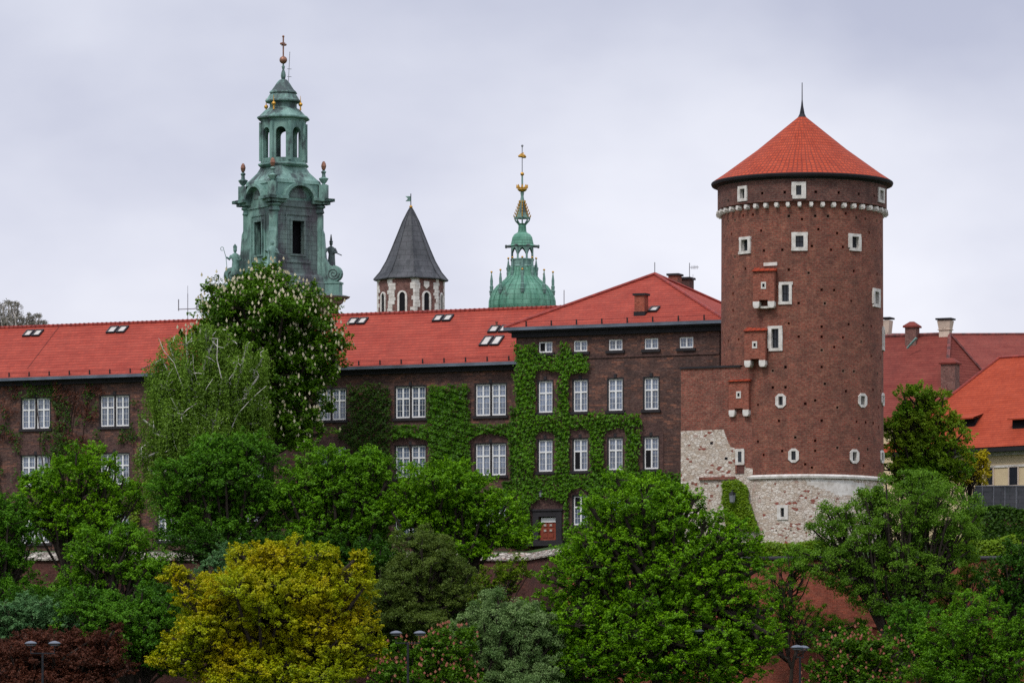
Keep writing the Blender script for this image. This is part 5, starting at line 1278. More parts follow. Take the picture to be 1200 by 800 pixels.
def tree(name, label, Y, base_u, blobs, lm, leaf=0.30, tuft=0.62, dens=1.7, per=26, trunk_r=0.35, bark='bark', base_z=None, group=None,
         style='dome', seed=0, bloom=None, bloom_n=0.4, lobes=11, deep=0.9, cat='tree', limb=True, flat=0.55, sat=5, core=0.35, low=0.45, lobe_r=0.42, twig=1.0, tv=0.25):
    rg = np.random.default_rng(seed + 11); rp = random.Random(seed)
    dens *= 0.86
    if style != 'weep': leaf *= 0.62; per = int(per * 1.9); tuft *= 0.76; lobe_r *= 0.88
    bx = (base_u - CX) / FPX * Y
    bz = ground_h(bx, Y) if base_z is None else base_z
    root = empty(name, (bx, Y, bz - 0.05), 0, label, cat, group)
    L = []      # lobes: centre, radii
    for (u, v, ru, rv) in blobs:
        c = np.array(W(u, v, Y)) - np.array([bx, Y, bz]); rx, rz = ru * Y / FPX, rv * Y / FPX; ry = rx * deep
        nl = max(5, int(lobes * 2.0 * (ru * rv) ** 0.5 / 60)); leafk = 1
        ph = rg.uniform(0, 6.28)
        for k in range(nl):
            zz = 1 - 2 * (k + 0.5) / nl; an = ph + k * 2.399963; rr = math.sqrt(1 - zz * zz)
            d = np.array([rr * math.cos(an), rr * math.sin(an), zz]); f = rg.uniform(0.45, 0.88)
            lr = lobe_r * rg.uniform(0.55, 1.2)
            L.append((c + d * f * np.array([rx, ry, rz]), np.array([rx * lr, ry * lr, rz * lr * 0.88]), c))
        if core: L.append((c, np.array([rx, ry, rz]) * core, c))
        for k in range(sat):
            an = rg.uniform(-0.35, math.pi + 0.35); yy = rg.uniform(-0.5, 0.5); d = np.array([math.cos(an), yy, math.sin(an)]); d /= np.linalg.norm(d); lr = rg.uniform(0.14, 0.26)
            L.append((c + d * rg.uniform(0.95, 1.13) * np.array([rx, ry, rz]), np.array([rx, ry, rz]) * lr, c))
    T = []; TN = []; TL = []
    for li, (c, r, _) in enumerate(L):
        area = 4 * math.pi * ((r[0] * r[1] + r[0] * r[2] + r[1] * r[2]) / 3)
        n = max(6, int(dens * area / (math.pi * tuft * tuft)))
        d = unit(rg.normal(size=(n, 3))); d[:, 2] = np.where(d[:, 2] < -0.55, -d[:, 2], d[:, 2])
        k1, k2, k3 = rg.normal(size=(3, 3)) * 2.2; w_ = (np.sin(d @ k1 + li) + np.sin(d @ k2 * 1.7 + 2 * li) + np.sin(d @ k3 * 2.6))[:, None] / 3
        f = 1 - 0.5 * rg.random((n, 1)) ** 1.6 + 0.10 * rg.normal(size=(n, 1)) + 0.24 * w_
        T.append(c + d * f * r); TN.append(d); TL += [li] * n
    T = np.concatenate(T); TN = np.concatenate(TN); TL = np.array(TL)
    # drop tufts buried well inside other lobes
    keep = np.ones(len(T), bool)
    for li, (c, r, _) in enumerate(L):
        q = np.linalg.norm((T - c) / (r * 0.62), axis=1) < 1
        keep &= ~(q & (TL != li))
    T, TN, TL = T[keep], TN[keep], TL[keep]
    nT = len(T); tr = tuft * rg.uniform(0.7, 1.3, (nT, 1))
    rep = np.repeat(np.arange(nT), per)
    d = unit(rg.normal(size=(len(rep), 3)))
    if style == 'dome':
        sd_ = unit(TN * np.array([1, 1, 0.6]) + np.array([0, 0, 0.32]) + rg.normal(size=(nT, 3)) * 0.32)[rep]
        t_ = rg.random((len(rep), 1)) ** 0.8
        off = sd_ * (t_ - 0.35) * tr[rep] * 1.7 + d * tr[rep] * (0.62 * (1 - t_) + 0.16) * np.array([1, 1, 0.75])
        nn = np.array([0, 0, 0.8]) + d * 0.4 + TN[rep] * 0.4 + rg.normal(size=(len(rep), 3)) * 0.45
    elif style == 'layer':
        d[:, 2] = np.abs(d[:, 2]) - 0.15; off = d * (0.55 + 0.5 * rg.random((len(rep), 1))) * tr[rep] * np.array([1, 1, flat])
        nn = d * np.array([1, 1, 1.3]) * 0.7 + TN[rep] * 0.35 + np.array([0, 0, 0.5]) + rg.normal(size=(len(rep), 3)) * 0.38
    elif style == 'weep':
        off = d * tr[rep] * np.array([0.5, 0.5, 0.25]); off[:, 2] -= rg.random(len(rep)) ** 1.3 * tr[rep][:, 0] * 4.6
        nn = TN[rep] * 0.6 + rg.normal(size=(len(rep), 3)) * 0.7
    else:   # loose
        off = d * (rg.random((len(rep), 1)) ** 0.5) * tr[rep] * np.array([1, 1, 0.7]); nn = TN[rep] * 0.4 + np.array([0, 0, 0.45]) + rg.normal(size=(len(rep), 3)) * 0.7
    C = T[rep] + off
    lt = rg.normal(size=len(L)) * 0.12
    tt = rg.normal(size=nT) * tv * 0.6 + lt[TL]
    tint = np.clip(0.5 + tt[rep] + rg.normal(size=len(rep)) * 0.17, 0, 1)
    V = leaf_quads(rg, C, nn, leaf)
    quads_mesh('crown', V, tint, M[lm], root)
    # trunk, limbs, twigs
    lowf = low
    if limb:
        mb = MB(); cz_ = np.mean([l[2] for l in L], axis=0)
        fork = np.array([cz_[0] * 0.35, cz_[1] * 0.35, lowf * cz_[2]])
        tps = [(0, 0, -0.5), (0.02, 0, fork[2] * 0.4), tuple(fork)]
        mb.tube(tps, [trunk_r * 1.25, trunk_r, trunk_r * 0.85], 8)
        cs = {}
        for li, (c, r, bc) in enumerate(L): cs.setdefault(tuple(bc), []).append(li)
        mains = []
        for bi, (bc, lis) in enumerate(cs.items()):
            bcv = np.array(bc); start = fork
            if bi >= 3:
                near = min(mains, key=lambda m_: np.linalg.norm(m_[1] - bcv)); start = near[0] + (near[1] - near[0]) * rp.uniform(0.35, 0.8)
            j = start + (bcv - start) * 0.45; mains.append((start, bcv))
            if bi >= 3: mb.tube([tuple(start), tuple((start + j) / 2 + np.array([rp.uniform(-.3, .3), rp.uniform(-.3, .3), 0.2])), tuple(j), tuple(bcv)], [trunk_r * .5, trunk_r * .42, trunk_r * .34, trunk_r * .2], 6)
            else: mb.tube([tuple(fork), tuple((fork + j) / 2 + np.array([rp.uniform(-.3, .3), rp.uniform(-.3, .3), 0.2])), tuple(j), tuple(bcv)], [trunk_r * .8, trunk_r * .7, trunk_r * .6, trunk_r * .34], 6)
            for li in lis:
                c = L[li][0]; s = j + (bcv - j) * rp.uniform(-0.5, 0.7); m_ = (s + c) / 2 + np.array([rp.uniform(-.5, .5), rp.uniform(-.5, .5), rp.uniform(-.2, .5)])
                mb.tube([tuple(s), tuple(m_), tuple(c)], [trunk_r * .42, trunk_r * .32, trunk_r * .2], 5)
                ids = np.nonzero(TL == li)[0]
                for t in ids[:max(1, int(len(ids) * 0.14 * twig))]:
                    e = T[t]; q_ = c + (e - c) * 0.5 + rg.normal(size=3) * 0.15
                    mb.tube([tuple(c), tuple(q_), tuple(e)], [trunk_r * .15, trunk_r * .1, 0.02], 3)
        mb.build('trunk', M[bark], root)
    if bloom:
        sel = (rg.random(nT) < bloom_n) & (TN[:, 2] > -0.35)
        B = T[sel]; tB = tr[sel]; nb = len(B)
        k = 1; B = np.repeat(B, k, 0); tB = np.repeat(tB, k, 0); nb = len(B)
        B = B + rg.normal(size=(nb, 3)) * np.array([.3, .3, .05]) * tuft + np.repeat(TN[sel], k, 0) * 0.42; B[:, 2] += tB[:, 0] * flat * 0.9
        h = rg.uniform(0.18, 0.33, nb); r = 0.095
        if bloom != 'blossom_cream': h = h * 0.75; r = 0.10
        vs = []
        for q in range(4):
            a0, a1 = q * math.pi / 2, (q + 1) * math.pi / 2
            p0 = B + np.array([0, 0, -0.05]); p1 = B + np.stack([np.full(nb, r * math.cos(a0)), np.full(nb, r * math.sin(a0)), h * .3], 1); p2 = B + np.stack([np.full(nb, r * math.cos(a1)), np.full(nb, r * math.sin(a1)), h * .3], 1); p3 = B + np.stack([0 * h, 0 * h, h], 1)
            vs.append(np.stack([p1, p0, p2, p3], 1))
        V = np.concatenate(vs).reshape(-1, 3); tn = np.tile(np.clip(rg.normal(0.55, 0.25, nb), 0, 1), 4)
        quads_mesh('blossoms', V, tn, M[bloom], root)
    return root

# on the terrace, in front of the long wing
tree('chestnut_tree', 'big round chestnut tree covered in cream blossom candles, in front of the long wing', 396, 312,
     [(302, 374, 76, 52), (268, 358, 36, 32), (340, 505, 44, 30), (316, 350, 42, 30), (356, 408, 38, 42), (345, 462, 48, 62), (262, 400, 42, 42), (320, 430, 50, 45), (380, 420, 30, 44), (348, 366, 36, 32)], 'leaf_chestnut', leaf=0.36, tuft=0.72, dens=1.9, per=24, trunk_r=0.45, seed=1, bloom='blossom_cream', bloom_n=0.7, lobes=13, flat=0.6, sat=2)
tree('birch_tree', 'tall weeping birch with white branches and fine yellowish leaves, beside the blossoming chestnut', 389.5, 230,
     [(238, 432, 44, 46), (270, 452, 48, 48), (205, 470, 40, 60), (240, 500, 62, 56), (192, 540, 30, 60), (285, 500, 34, 44), (252, 402, 22, 18)], 'leaf_birch', leaf=0.16, tuft=0.40, dens=1.7, per=46, trunk_r=0.34, bark='bark_white', seed=2, style='weep', lobes=12, deep=0.8, twig=1.2)
birch = [o for o in sc.objects if o.name == 'birch_tree'][0]
for pts_, r_ in (([(236, 640), (243, 560), (248, 510), (260, 445), (255, 398)], .09), ([(246, 530), (222, 470), (204, 425), (186, 396)], .05), ([(246, 545), (272, 500), (292, 470), (312, 452)], .05), ([(238, 590), (215, 540), (202, 505)], .04), ([(252, 480), (268, 445), (280, 420)], .035), ([(228, 485), (232, 450), (226, 415)], .03)):
    P_ = [W(u, v, 387.6 + (0.8 if i == 0 else 0)) - Vector(birch.location) for i, (u, v) in enumerate(pts_)]
    Q_ = []
    for i in range(len(P_) - 1):
        Q_.append(P_[i]); Q_.append((P_[i] + P_[i + 1]) / 2 + Vector((random.uniform(-.25, .25), 0, 0)))
    Q_.append(P_[-1]); n_ = len(Q_)
    q = MB(); q.tube(Q_, [r_ * (1 - 0.75 * i / n_) for i in range(n_)], 6); q.build('branch', M['bark_white'], birch)
tree('poplar_tree', 'pale grey thinly leaved tree rising behind the left end of the tiled roof', 455, 18,
     [(2, 372, 12, 20), (16, 374, 11, 18), (32, 380, 8, 12), (45, 382, 7, 11), (-14, 376, 12, 20)], 'leaf_bare', leaf=0.20, tuft=0.40, dens=0.9, per=12, trunk_r=0.3, bark='bark_white', seed=3, style='loose', lobes=26, twig=5, lobe_r=0.55)
# front of the wall: upper row
tree('maple_tree', 'green maple with dark forked trunk, in front of the left windows of the long wing', 377, 88,
     [(95, 556, 42, 34), (62, 590, 42, 32), (128, 582, 36, 32), (90, 612, 60, 26), (45, 566, 18, 18)], 'leaf_maple', leaf=0.27, tuft=0.52, dens=1.5, per=24, trunk_r=0.3, seed=4, lobes=13)
tree('maple_tree', 'dense green tree cut by the left edge of the photo, beside the forked maple', 374, -12,
     [(-8, 620, 42, 40), (12, 660, 40, 36), (-20, 590, 30, 26), (20, 610, 16, 24)], 'leaf_deep', leaf=0.27, tuft=0.55, dens=1.7, per=24, trunk_r=0.3, seed=5, lobes=12)
tree('maple_tree', 'light green tree with drooping layered boughs, below the forked maple on the left', 366, 118,
     [(110, 652, 46, 30), (160, 668, 40, 28), (140, 634, 40, 18), (85, 690, 34, 26), (180, 690, 26, 30)], 'leaf_mid', leaf=0.27, tuft=0.55, dens=1.5, per=24, trunk_r=0.3, seed=6, lobes=13)
tree('broadleaf_tree', 'dark bushy tree low on the slope left of the yellow maple', 356, 160,
     [(150, 740, 56, 44), (110, 722, 40, 32), (190, 760, 40, 44), (175, 715, 30, 28)], 'leaf_deep', leaf=0.27, tuft=0.55, dens=1.8, per=24, trunk_r=0.3, seed=7, lobes=13)
tree('lime_tree', 'dense bluish green tree in front of the long wing, just below the birch', 375, 255,
     [(262, 560, 62, 44), (215, 584, 38, 40), (300, 595, 44, 42), (240, 624, 52, 34), (290, 535, 34, 26)], 'leaf_deep', leaf=0.27, tuft=0.55, dens=1.8, per=24, trunk_r=0.35, seed=8, lobes=14)
tree('lime_tree', 'full green tree covering the lower windows of the long wing, right of the bluish one', 374, 400,
     [(395, 556, 52, 38), (360, 590, 44, 42), (425, 596, 44, 46), (440, 560, 26, 26), (390, 628, 50, 26)], 'leaf_mid', leaf=0.27, tuft=0.55, dens=1.8, per=24, trunk_r=0.35, seed=9, lobes=14)
tree('lime_tree', 'bright green tree below the joint of long wing and pavilion', 372.5, 535,
     [(520, 576, 56, 36), (570, 604, 40, 34), (500, 612, 46, 36), (595, 626, 36, 26), (545, 640, 44, 24), (478, 590, 26, 30)], 'leaf_maple', leaf=0.27, tuft=0.52, dens=1.65, per=24, trunk_r=0.33, seed=10, lobes=14)
tree('hawthorn_tree', 'dull olive tree with fine leaves between the yellow maple and the lime green bush', 364, 495,
     [(495, 660, 40, 38), (470, 700, 46, 40), (525, 690, 34, 36), (490, 730, 56, 30), (505, 638, 24, 20)], 'leaf_olive', leaf=0.20, tuft=0.42, dens=1.6, per=26, trunk_r=0.24, seed=11, style='loose', lobes=14)
tree('bush', 'lime green young bush against the dark brick retaining wall corner', 370.5, 575,
     [(585, 682, 26, 24), (560, 700, 26, 24), (600, 670, 18, 16), (545, 716, 24, 18)], 'leaf_lime', leaf=0.22, tuft=0.42, dens=1.6, per=22, trunk_r=0.14, seed=12, lobes=12, cat='bush')
tree('broadleaf_tree', 'dark green shrubby tree behind the yellow maple, under the retaining wall coping', 372, 420,
     [(430, 672, 34, 34), (400, 655, 34, 22), (445, 700, 34, 34), (235, 640, 40, 22), (330, 640, 60, 20)], 'leaf_dark', leaf=0.26, tuft=0.55, dens=1.7, per=22, trunk_r=0.25, seed=13, lobes=13)
tree('willow_tree', 'grey green feathery tree left of the biggest bright green tree', 355, 588,
     [(590, 730, 44, 36), (560, 765, 44, 36), (620, 760, 40, 40), (600, 800, 60, 36), (575, 712, 22, 18)], 'leaf_grey', leaf=0.21, tuft=0.46, dens=1.6, per=26, trunk_r=0.25, seed=14, style='loose', lobes=14, bark='bark')
tree('chestnut_tree', 'small chestnut with pink blossom behind the double headed lamp in the middle', 349, 500,
     [(495, 780, 40, 30), (530, 765, 30, 28), (465, 800, 34, 26), (520, 810, 50, 30)], 'leaf_chestnut', leaf=0.30, tuft=0.5, dens=1.8, per=22, trunk_r=0.22, seed=15, bloom='blossom_pink', bloom_n=0.42, lobes=13)
tree('maple_tree', 'large yellow leaved maple in the lower left foreground', 352, 318,
     [(320, 700, 96, 50), (260, 740, 66, 42), (372, 748, 68, 48), (300, 668, 34, 28), (395, 690, 36, 32), (235, 700, 34, 24), (320, 790, 96, 46), (345, 656, 44, 24), (430, 770, 26, 26), (222, 770, 40, 30), (423, 662, 9, 14), (206, 676, 14, 10)], 'leaf_yellow', leaf=0.27, tuft=0.50, dens=1.3, per=24, trunk_r=0.42, seed=16, lobes=14, core=0.3, twig=1.6, tv=0.15)
tree('maple_tree', 'biggest tree, bright green spreading crown in front of the pavilion and round tower', 357, 770,
     [(750, 610, 62, 48), (700, 660, 60, 46), (785, 665, 66, 54), (835, 640, 44, 44), (680, 725, 66, 46), (760, 735, 84, 56), (845, 705, 54, 58), (700, 780, 80, 40), (820, 775, 84, 46), (715, 622, 34, 30), (868, 652, 34, 34), (885, 745, 34, 44), (795, 592, 26, 22)],
     'leaf_maple', leaf=0.28, tuft=0.52, dens=1.05, per=26, trunk_r=0.6, seed=17, lobes=13, core=0, twig=1.6)
tree('bronze_leaved_tree', 'tall narrow tree tinged with orange, right behind the round tower', 402, 1082,
     [(1078, 492, 32, 34), (1095, 520, 36, 36), (1060, 530, 26, 42), (1085, 470, 24, 18), (1112, 548, 30, 30), (1052, 500, 16, 26), (1075, 560, 44, 30)], 'leaf_bronze', leaf=0.28, tuft=0.5, dens=1.7, per=24, trunk_r=0.28, seed=18, lobes=13)
tree('bush', 'golden yellow bush in front of the cream plastered house', 405, 1132,
     [(1138, 548, 18, 17), (1125, 562, 18, 16), (1150, 560, 10, 14), (1150, 540, 6, 10)], 'leaf_gold', leaf=0.22, tuft=0.38, dens=1.3, per=20, trunk_r=0.12, seed=19, lobes=18, cat='bush')
tree('broadleaf_tree', 'wide loose green tree in front of the stone tower base, red wall below its crown', 365, 1058,
     [(1060, 600, 54, 40), (1105, 615, 50, 42), (1005, 640, 46, 40), (1062, 664, 58, 32), (975, 615, 24, 26), (1122, 645, 30, 24), (998, 686, 30, 20), (1020, 590, 16, 22), (1090, 690, 34, 16), (1030, 706, 34, 20), (1062, 716, 26, 18), (960, 660, 30, 26), (1088, 575, 34, 20)], 'leaf_loose', core=0, leaf=0.24, tuft=0.56, dens=0.85, per=28, trunk_r=0.30, low=0.25, seed=20, style='loose', lobes=15, twig=1.6)
tree('sapling', 'thin sparse tree with bare dark branches against the bright red wall', 368, 925,
     [(912, 690, 34, 36), (945, 730, 30, 30), (900, 745, 26, 30), (930, 660, 24, 20), (985, 740, 34, 20)], 'leaf_mid', leaf=0.2, tuft=0.36, dens=0.45, per=20, trunk_r=0.16, seed=21, style='loose', lobes=18, twig=5)
tree('chestnut_tree', 'pink flowering chestnut beside the lamp at the foot of the red wall', 350, 1000,
     [(990, 772, 36, 28), (1030, 765, 32, 30), (965, 800, 24, 20), (1020, 805, 44, 30)], 'leaf_chestnut', leaf=0.30, tuft=0.5, dens=1.8, per=22, trunk_r=0.22, seed=22, bloom='blossom_pink', bloom_n=0.42, lobes=13)
tree('locust_tree', 'feathery green tree in the lower right corner', 354, 1135,
     [(1130, 745, 48, 34), (1170, 780, 50, 34), (1110, 790, 54, 34), (1145, 712, 26, 20), (1200, 745, 30, 40)], 'leaf_mid', leaf=0.24, tuft=0.50, dens=1.5, per=24, trunk_r=0.26, seed=23, lobes=13)
tree('broadleaf_tree', 'dark dense tree at the right edge under the ivy covered wall', 362, 1190,
     [(1180, 690, 34, 42), (1205, 660, 30, 30), (1195, 730, 30, 30)], 'leaf_dark', leaf=0.25, tuft=0.52, dens=1.8, per=24, trunk_r=0.26, seed=24, lobes=13)
tree('shrub', 'yellowish thin leaved shrub in front of the red wall near the right edge', 367.5, 1120,
     [(1115, 690, 34, 18), (1140, 672, 28, 16), (1095, 712, 26, 14)], 'leaf_lime', leaf=0.2, tuft=0.4, dens=0.7, per=20, trunk_r=0.13, seed=25, style='loose', lobes=15, cat='bush', twig=3)
tree('plum_tree', 'dark red purple leaved tree in the lower left corner behind the lamp', 350, 70,
     [(60, 768, 54, 34), (110, 775, 42, 36), (15, 775, 42, 34), (60, 810, 90, 30), (128, 752, 20, 18)], 'leaf_red', leaf=0.22, tuft=0.46, dens=1.8, per=26, trunk_r=0.28, seed=26, lobes=14)
tree('bush', 'pale silvery green round bush above the dark red tree at left', 357, 45,
     [(35, 722, 42, 22), (80, 735, 34, 20), (0, 730, 36, 22)], 'leaf_silver', leaf=0.22, tuft=0.42, dens=1.9, per=24, trunk_r=0.2, seed=27, lobes=15, cat='bush')
tree('shrub', 'round dark shrub under the wide loose tree, behind the pink chestnut on the right', 360, 1075,
     [(1065, 735, 36, 30), (1095, 760, 36, 30)], 'leaf_deep', leaf=0.23, tuft=0.46, dens=1.5, per=22, trunk_r=0.16, seed=29, lobes=13, cat='bush')
tree('shrub', 'small olive green shrub between birch foot and yellow maple below the dark wall', 368, 300,
     [(270, 655, 26, 16), (250, 672, 22, 16)], 'leaf_silver', leaf=0.2, tuft=0.4, dens=1.5, per=22, trunk_r=0.13, seed=30, lobes=13, cat='bush')

tree('broadleaf_tree', 'dark green tree between the yellow maple and the pale silvery bush', 360, 190,
     [(205, 712, 32, 30), (60, 712, 50, 24)], 'leaf_dark', leaf=0.26, tuft=0.5, dens=1.8, per=24, trunk_r=0.22, seed=31, lobes=14)
tree('broadleaf_tree', 'shaded dark tree behind the olive hawthorn, right of the yellow maple', 367, 455,
     [(450, 720, 36, 50), (470, 770, 40, 40), (440, 660, 30, 26)], 'leaf_dark', leaf=0.26, tuft=0.5, dens=1.8, per=24, trunk_r=0.22, seed=32, lobes=14)
tree('broadleaf_tree', 'dark green tree in front of the joint between both retaining walls', 366, 655,
     [(655, 745, 34, 30), (560, 745, 30, 30)], 'leaf_dark', leaf=0.26, tuft=0.5, dens=1.6, per=24, trunk_r=0.22, seed=33, lobes=14)
tree('broadleaf_tree', 'shaded dark tree under the forked maple at far left', 371, 40,
     [(18, 700, 34, 22), (70, 700, 20, 16)], 'leaf_deep', leaf=0.26, tuft=0.5, dens=1.5, per=24, trunk_r=0.22, seed=34, lobes=14)

# undergrowth on the slope
def scatter_leaves(name, pts, nrm, size, m, seed, root=None, label=None, cat=None, kind=None, tint_sd=0.22, grp=None, bias=0.0):
    rg = np.random.default_rng(seed)
    nn = nrm + rg.normal(size=pts.shape) * 0.45
    V = leaf_quads(rg, pts, nn, size, 0.75)
    g = rg.normal(size=len(pts)) * tint_sd + bias
    o = quads_mesh(name, V, np.clip(0.5 + g, 0, 1), M[m], root)
    if root is None: tag(o, label, cat, grp, kind)
    return o
rg = np.random.default_rng(5)
P = []
for k in range(1500):
    x = rg.uniform(-44, 46) if k % 4 else rg.uniform(-44, 12); y = rg.uniform(347, 371 if x > 3 else 383)
    if 9 < x < 40: y = min(y, 351); z = ground_h(x, y); r = rg.uniform(0.5, 1.0)
    d = unit(rg.normal(size=(60, 3))); d[:, 2] = np.abs(d[:, 2]); P.append(np.array([x, y, z]) + d * r * np.array([1.1, 1.1, rg.uniform(0.8, 2.2)]))
P = np.concatenate(P)
scatter_leaves('undergrowth', P, np.tile([0, -0.3, 0.7], (len(P), 1)), 0.3, 'leaf_dark', 6, kind='stuff', label='dark green undergrowth covering the slope below the walls')

# clipped hedge on the terrace edge in front of the tower and further right
def hedge(name, label, x0, x1, y0, y1, z0, z1, m, n, seed, cat='hedge', wob=0.25, size=0.2):
    rg = np.random.default_rng(seed)
    f = rg.integers(0, 3, n); X = rg.uniform(x0, x1, n); w1 = 1 + wob * (np.sin(X * 1.7) + np.sin(X * 0.83 + 1)) * 0.35
    Yy = np.where(f == 0, y0, rg.uniform(y0, y1, n)); Z = np.where(f == 0, rg.uniform(z0, z1, n), z1); Z = z0 + (Z - z0) * w1
    p = np.stack([X, Yy, Z], 1) + rg.normal(size=(n, 3)) * 0.13
    nr = np.where((f == 0)[:, None], np.array([0, -0.8, 0.5]), np.array([0, -0.2, 1.0]))
    root = empty(name, ((x0 + x1) / 2, (y0 + y1) / 2, z0), 0, label, cat)
    scatter_leaves('foliage', p - np.array([(x0 + x1) / 2, (y0 + y1) / 2, z0]), nr, size, m, seed + 1, root)
    q = MB(); L = (x1 - x0) / 2 - 0.3; D_ = (y1 - y0) / 2 - 0.25
    q.box(-L, L, -D_, D_, -0.2, (z1 - z0) * 0.72); q.build('branches', M['bark'], root)
hedge('hedge', 'yellow green low hedge along the top of the red wall at the tower foot', W(868, 640, 375).x, W(965, 640, 375).x, 374.0, 376.5, 17.3, 18.35, 'leaf_lime', 6500, 41)
hedge('hedge', 'yellow green hedge on top of the red wall near the right edge', W(1100, 640, 376).x, W(1225, 640, 376).x, 374.5, 377, 17.2, 18.7, 'leaf_lime', 7500, 43)
hedge('hedge', 'tall dark ivy hedge under the sheet metal roof', W(1128, 620, 390).x, W(1225, 620, 390).x, 389.0, 391.5, 17.6, 21.6, 'leaf_ivy_dark', 15000, 45, wob=0.1, size=0.26)

# ------------------------------------------------------------------ ivy on the facades
class Vn:
    def __init__(s, seed):
        r = np.random.default_rng(seed); s.k = r.normal(size=(10, 2)) * np.linspace(0.05, 0.5, 10)[:, None]; s.p = r.uniform(0, 6.28, 10); s.a = 1 / np.linspace(1, 2.6, 10)
    def __call__(s, u, v): return sum(a * np.sin(k[0] * u + k[1] * v + p) for k, p, a in zip(s.k, s.p, s.a)) / 3.0
def ivy(name, label, fr, incl, excl, n, m, seed, rag=3.0, thin=None, size=0.17, vn_keep=None, base=(0, 0)):
    """incl: rects (u0,v0,u1,v1) on the wall; excl: (uc, v0, v1, halfw, arch) clear bays round the windows"""
    rg = np.random.default_rng(seed); nz_ = Vn(seed)
    us = min(r[0] for r in incl) - 6; ue = max(r[2] for r in incl) + 5; vs = min(r[1] for r in incl) - 5; ve = max(r[3] for r in incl) + 5
    U = rg.uniform(us, ue, n * 3); V_ = rg.uniform(vs, ve, n * 3); q = nz_(U, V_) * rag * 1.4; jt = rg.normal(size=len(U)) * 1.3
    ok = np.zeros(len(U), bool)
    for a, b, c, d in incl: ok |= (U > a + q * 0.8 + jt) & (U < c + q + jt) & (V_ > b + q + jt) & (V_ < d - q + jt)
    for uc, v0, v1, hw, ar in excl:
        du = np.abs(U - uc) / hw; top = v0 + ar * (1 - np.sqrt(np.clip(1 - du ** 2, 0, 1))) 
        ok &= ~((np.abs(U - uc) < hw + q * 0.3 + jt * 0.6) & (V_ > top + jt * 0.6) & (V_ < v1))
    if vn_keep is not None:
        n2 = Vn(seed + 50); ok &= (n2(U * 1.5, V_ * 1.5) > vn_keep)
    U, V_ = U[ok][:n], V_[ok][:n]
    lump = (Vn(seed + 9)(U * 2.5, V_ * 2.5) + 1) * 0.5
    pts = []
    for u, v, l in zip(U, V_, lump):
        x, z = fr.px(u, v, 0.0); pts.append((x, -0.06 - 0.42 * max(0, l) - rg.random() * 0.12, z))
    p = np.array(pts); g0 = min(p[:, 2]) 
    root = empty(name, fr.o + Vector((0, 0, 0)), fr.a, label, 'climbing plant')
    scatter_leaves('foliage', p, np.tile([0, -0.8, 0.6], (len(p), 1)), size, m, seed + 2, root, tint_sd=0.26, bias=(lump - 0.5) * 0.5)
    q_ = MB(); rp = random.Random(seed)
    for k in range(5):
        j = rp.randrange(len(p)); x = p[j][0]; z = -1.0; pts = [(x, -0.05, z)]
        while z < p[j][2] - 0.5: z += 1.2; x += rp.uniform(-.3, .3); pts.append((x, -0.05, z))
        if len(pts) > 1: q_ = MB(); q_.tube(pts, 0.04, 4); q_.build('stem', M['vine_stem'], root)
    return root
ex = [(640, 433, 487, 11.5, 10), (681, 436, 487, 11.5, 6), (722, 430, 486, 12, 6),
      (640, 505, 557, 12.5, 10), (681, 503, 556, 12, 10), (722, 502, 555, 12.5, 10), (681, 572, 620, 14, 12), (643, 583, 650, 20, 16), (722, 572, 620, 14, 12)]
ivy('ivy', 'bright green ivy winding between the windows of the pavilion', FP,
    [(605, 405, 631, 640), (605, 416, 690, 436), (657, 403, 669, 422), (655, 420, 668, 560), (668, 424, 686, 440), (605, 484, 752, 502), (605, 484, 668, 600), (660, 500, 670, 640), (692, 490, 711, 575), (733, 500, 750, 570), (605, 554, 800, 574), (690, 560, 800, 600)],
    ex, 21000, 'leaf_ivy_bright', 61, rag=2.2)
exw = [(482, 300, 498, 21, 1), (576, 300, 496, 23, 1), (389, 300, 498, 21, 1), (482, 512, 566, 23, 9), (576, 508, 564, 23, 9), (482, 585, 640, 23, 9), (576, 582, 640, 23, 9), (389, 514, 568, 22, 9)]
ivy('ivy', 'thick green ivy in a square mass between the windows of the long wing', FW,
    [(503, 452, 552, 500), (462, 496, 604, 516), (504, 500, 554, 640), (590, 478, 606, 640)], exw, 16000, 'leaf_ivy', 62, rag=2.2)
ivy('ivy', 'darker ivy patch left of the square ivy on the long wing', FW,
    [(411, 452, 458, 520), (396, 498, 470, 530), (412, 520, 458, 640)], exw, 8500, 'leaf_ivy_dark', 63, rag=3.5)
exl = [(43, 468, 506, 19, 1), (135.5, 464, 503, 19, 1), (43, 534, 580, 20, 6), (135.5, 530, 580, 20, 6)]
ivy('creeper', 'patchy half bare creeper around the leftmost windows of the long wing', FW,
    [(20, 446, 80, 466), (52, 448, 72, 560), (68, 470, 118, 560), (0, 505, 26, 600), (150, 470, 166, 520), (140, 500, 160, 520), (60, 452, 90, 480), (-10, 480, 12, 520), (100, 446, 112, 470)], exl, 6500, 'leaf_ivy_dark', 64, rag=5, vn_keep=-0.1)
ivy('creeper', 'brown leafless creeper stems spread over the left end of the long wing', FW,
    [(66, 448, 118, 545), (0, 450, 24, 520), (84, 448, 124, 470)], exl, 3600, 'leaf_red', 65, rag=5, size=0.13, vn_keep=-0.05)
ivy('creeper', 'yellow green creeper strand hanging beside the birch at left', FW,
    [(154, 560, 166, 640)], [], 900, 'leaf_lime', 66, rag=2)
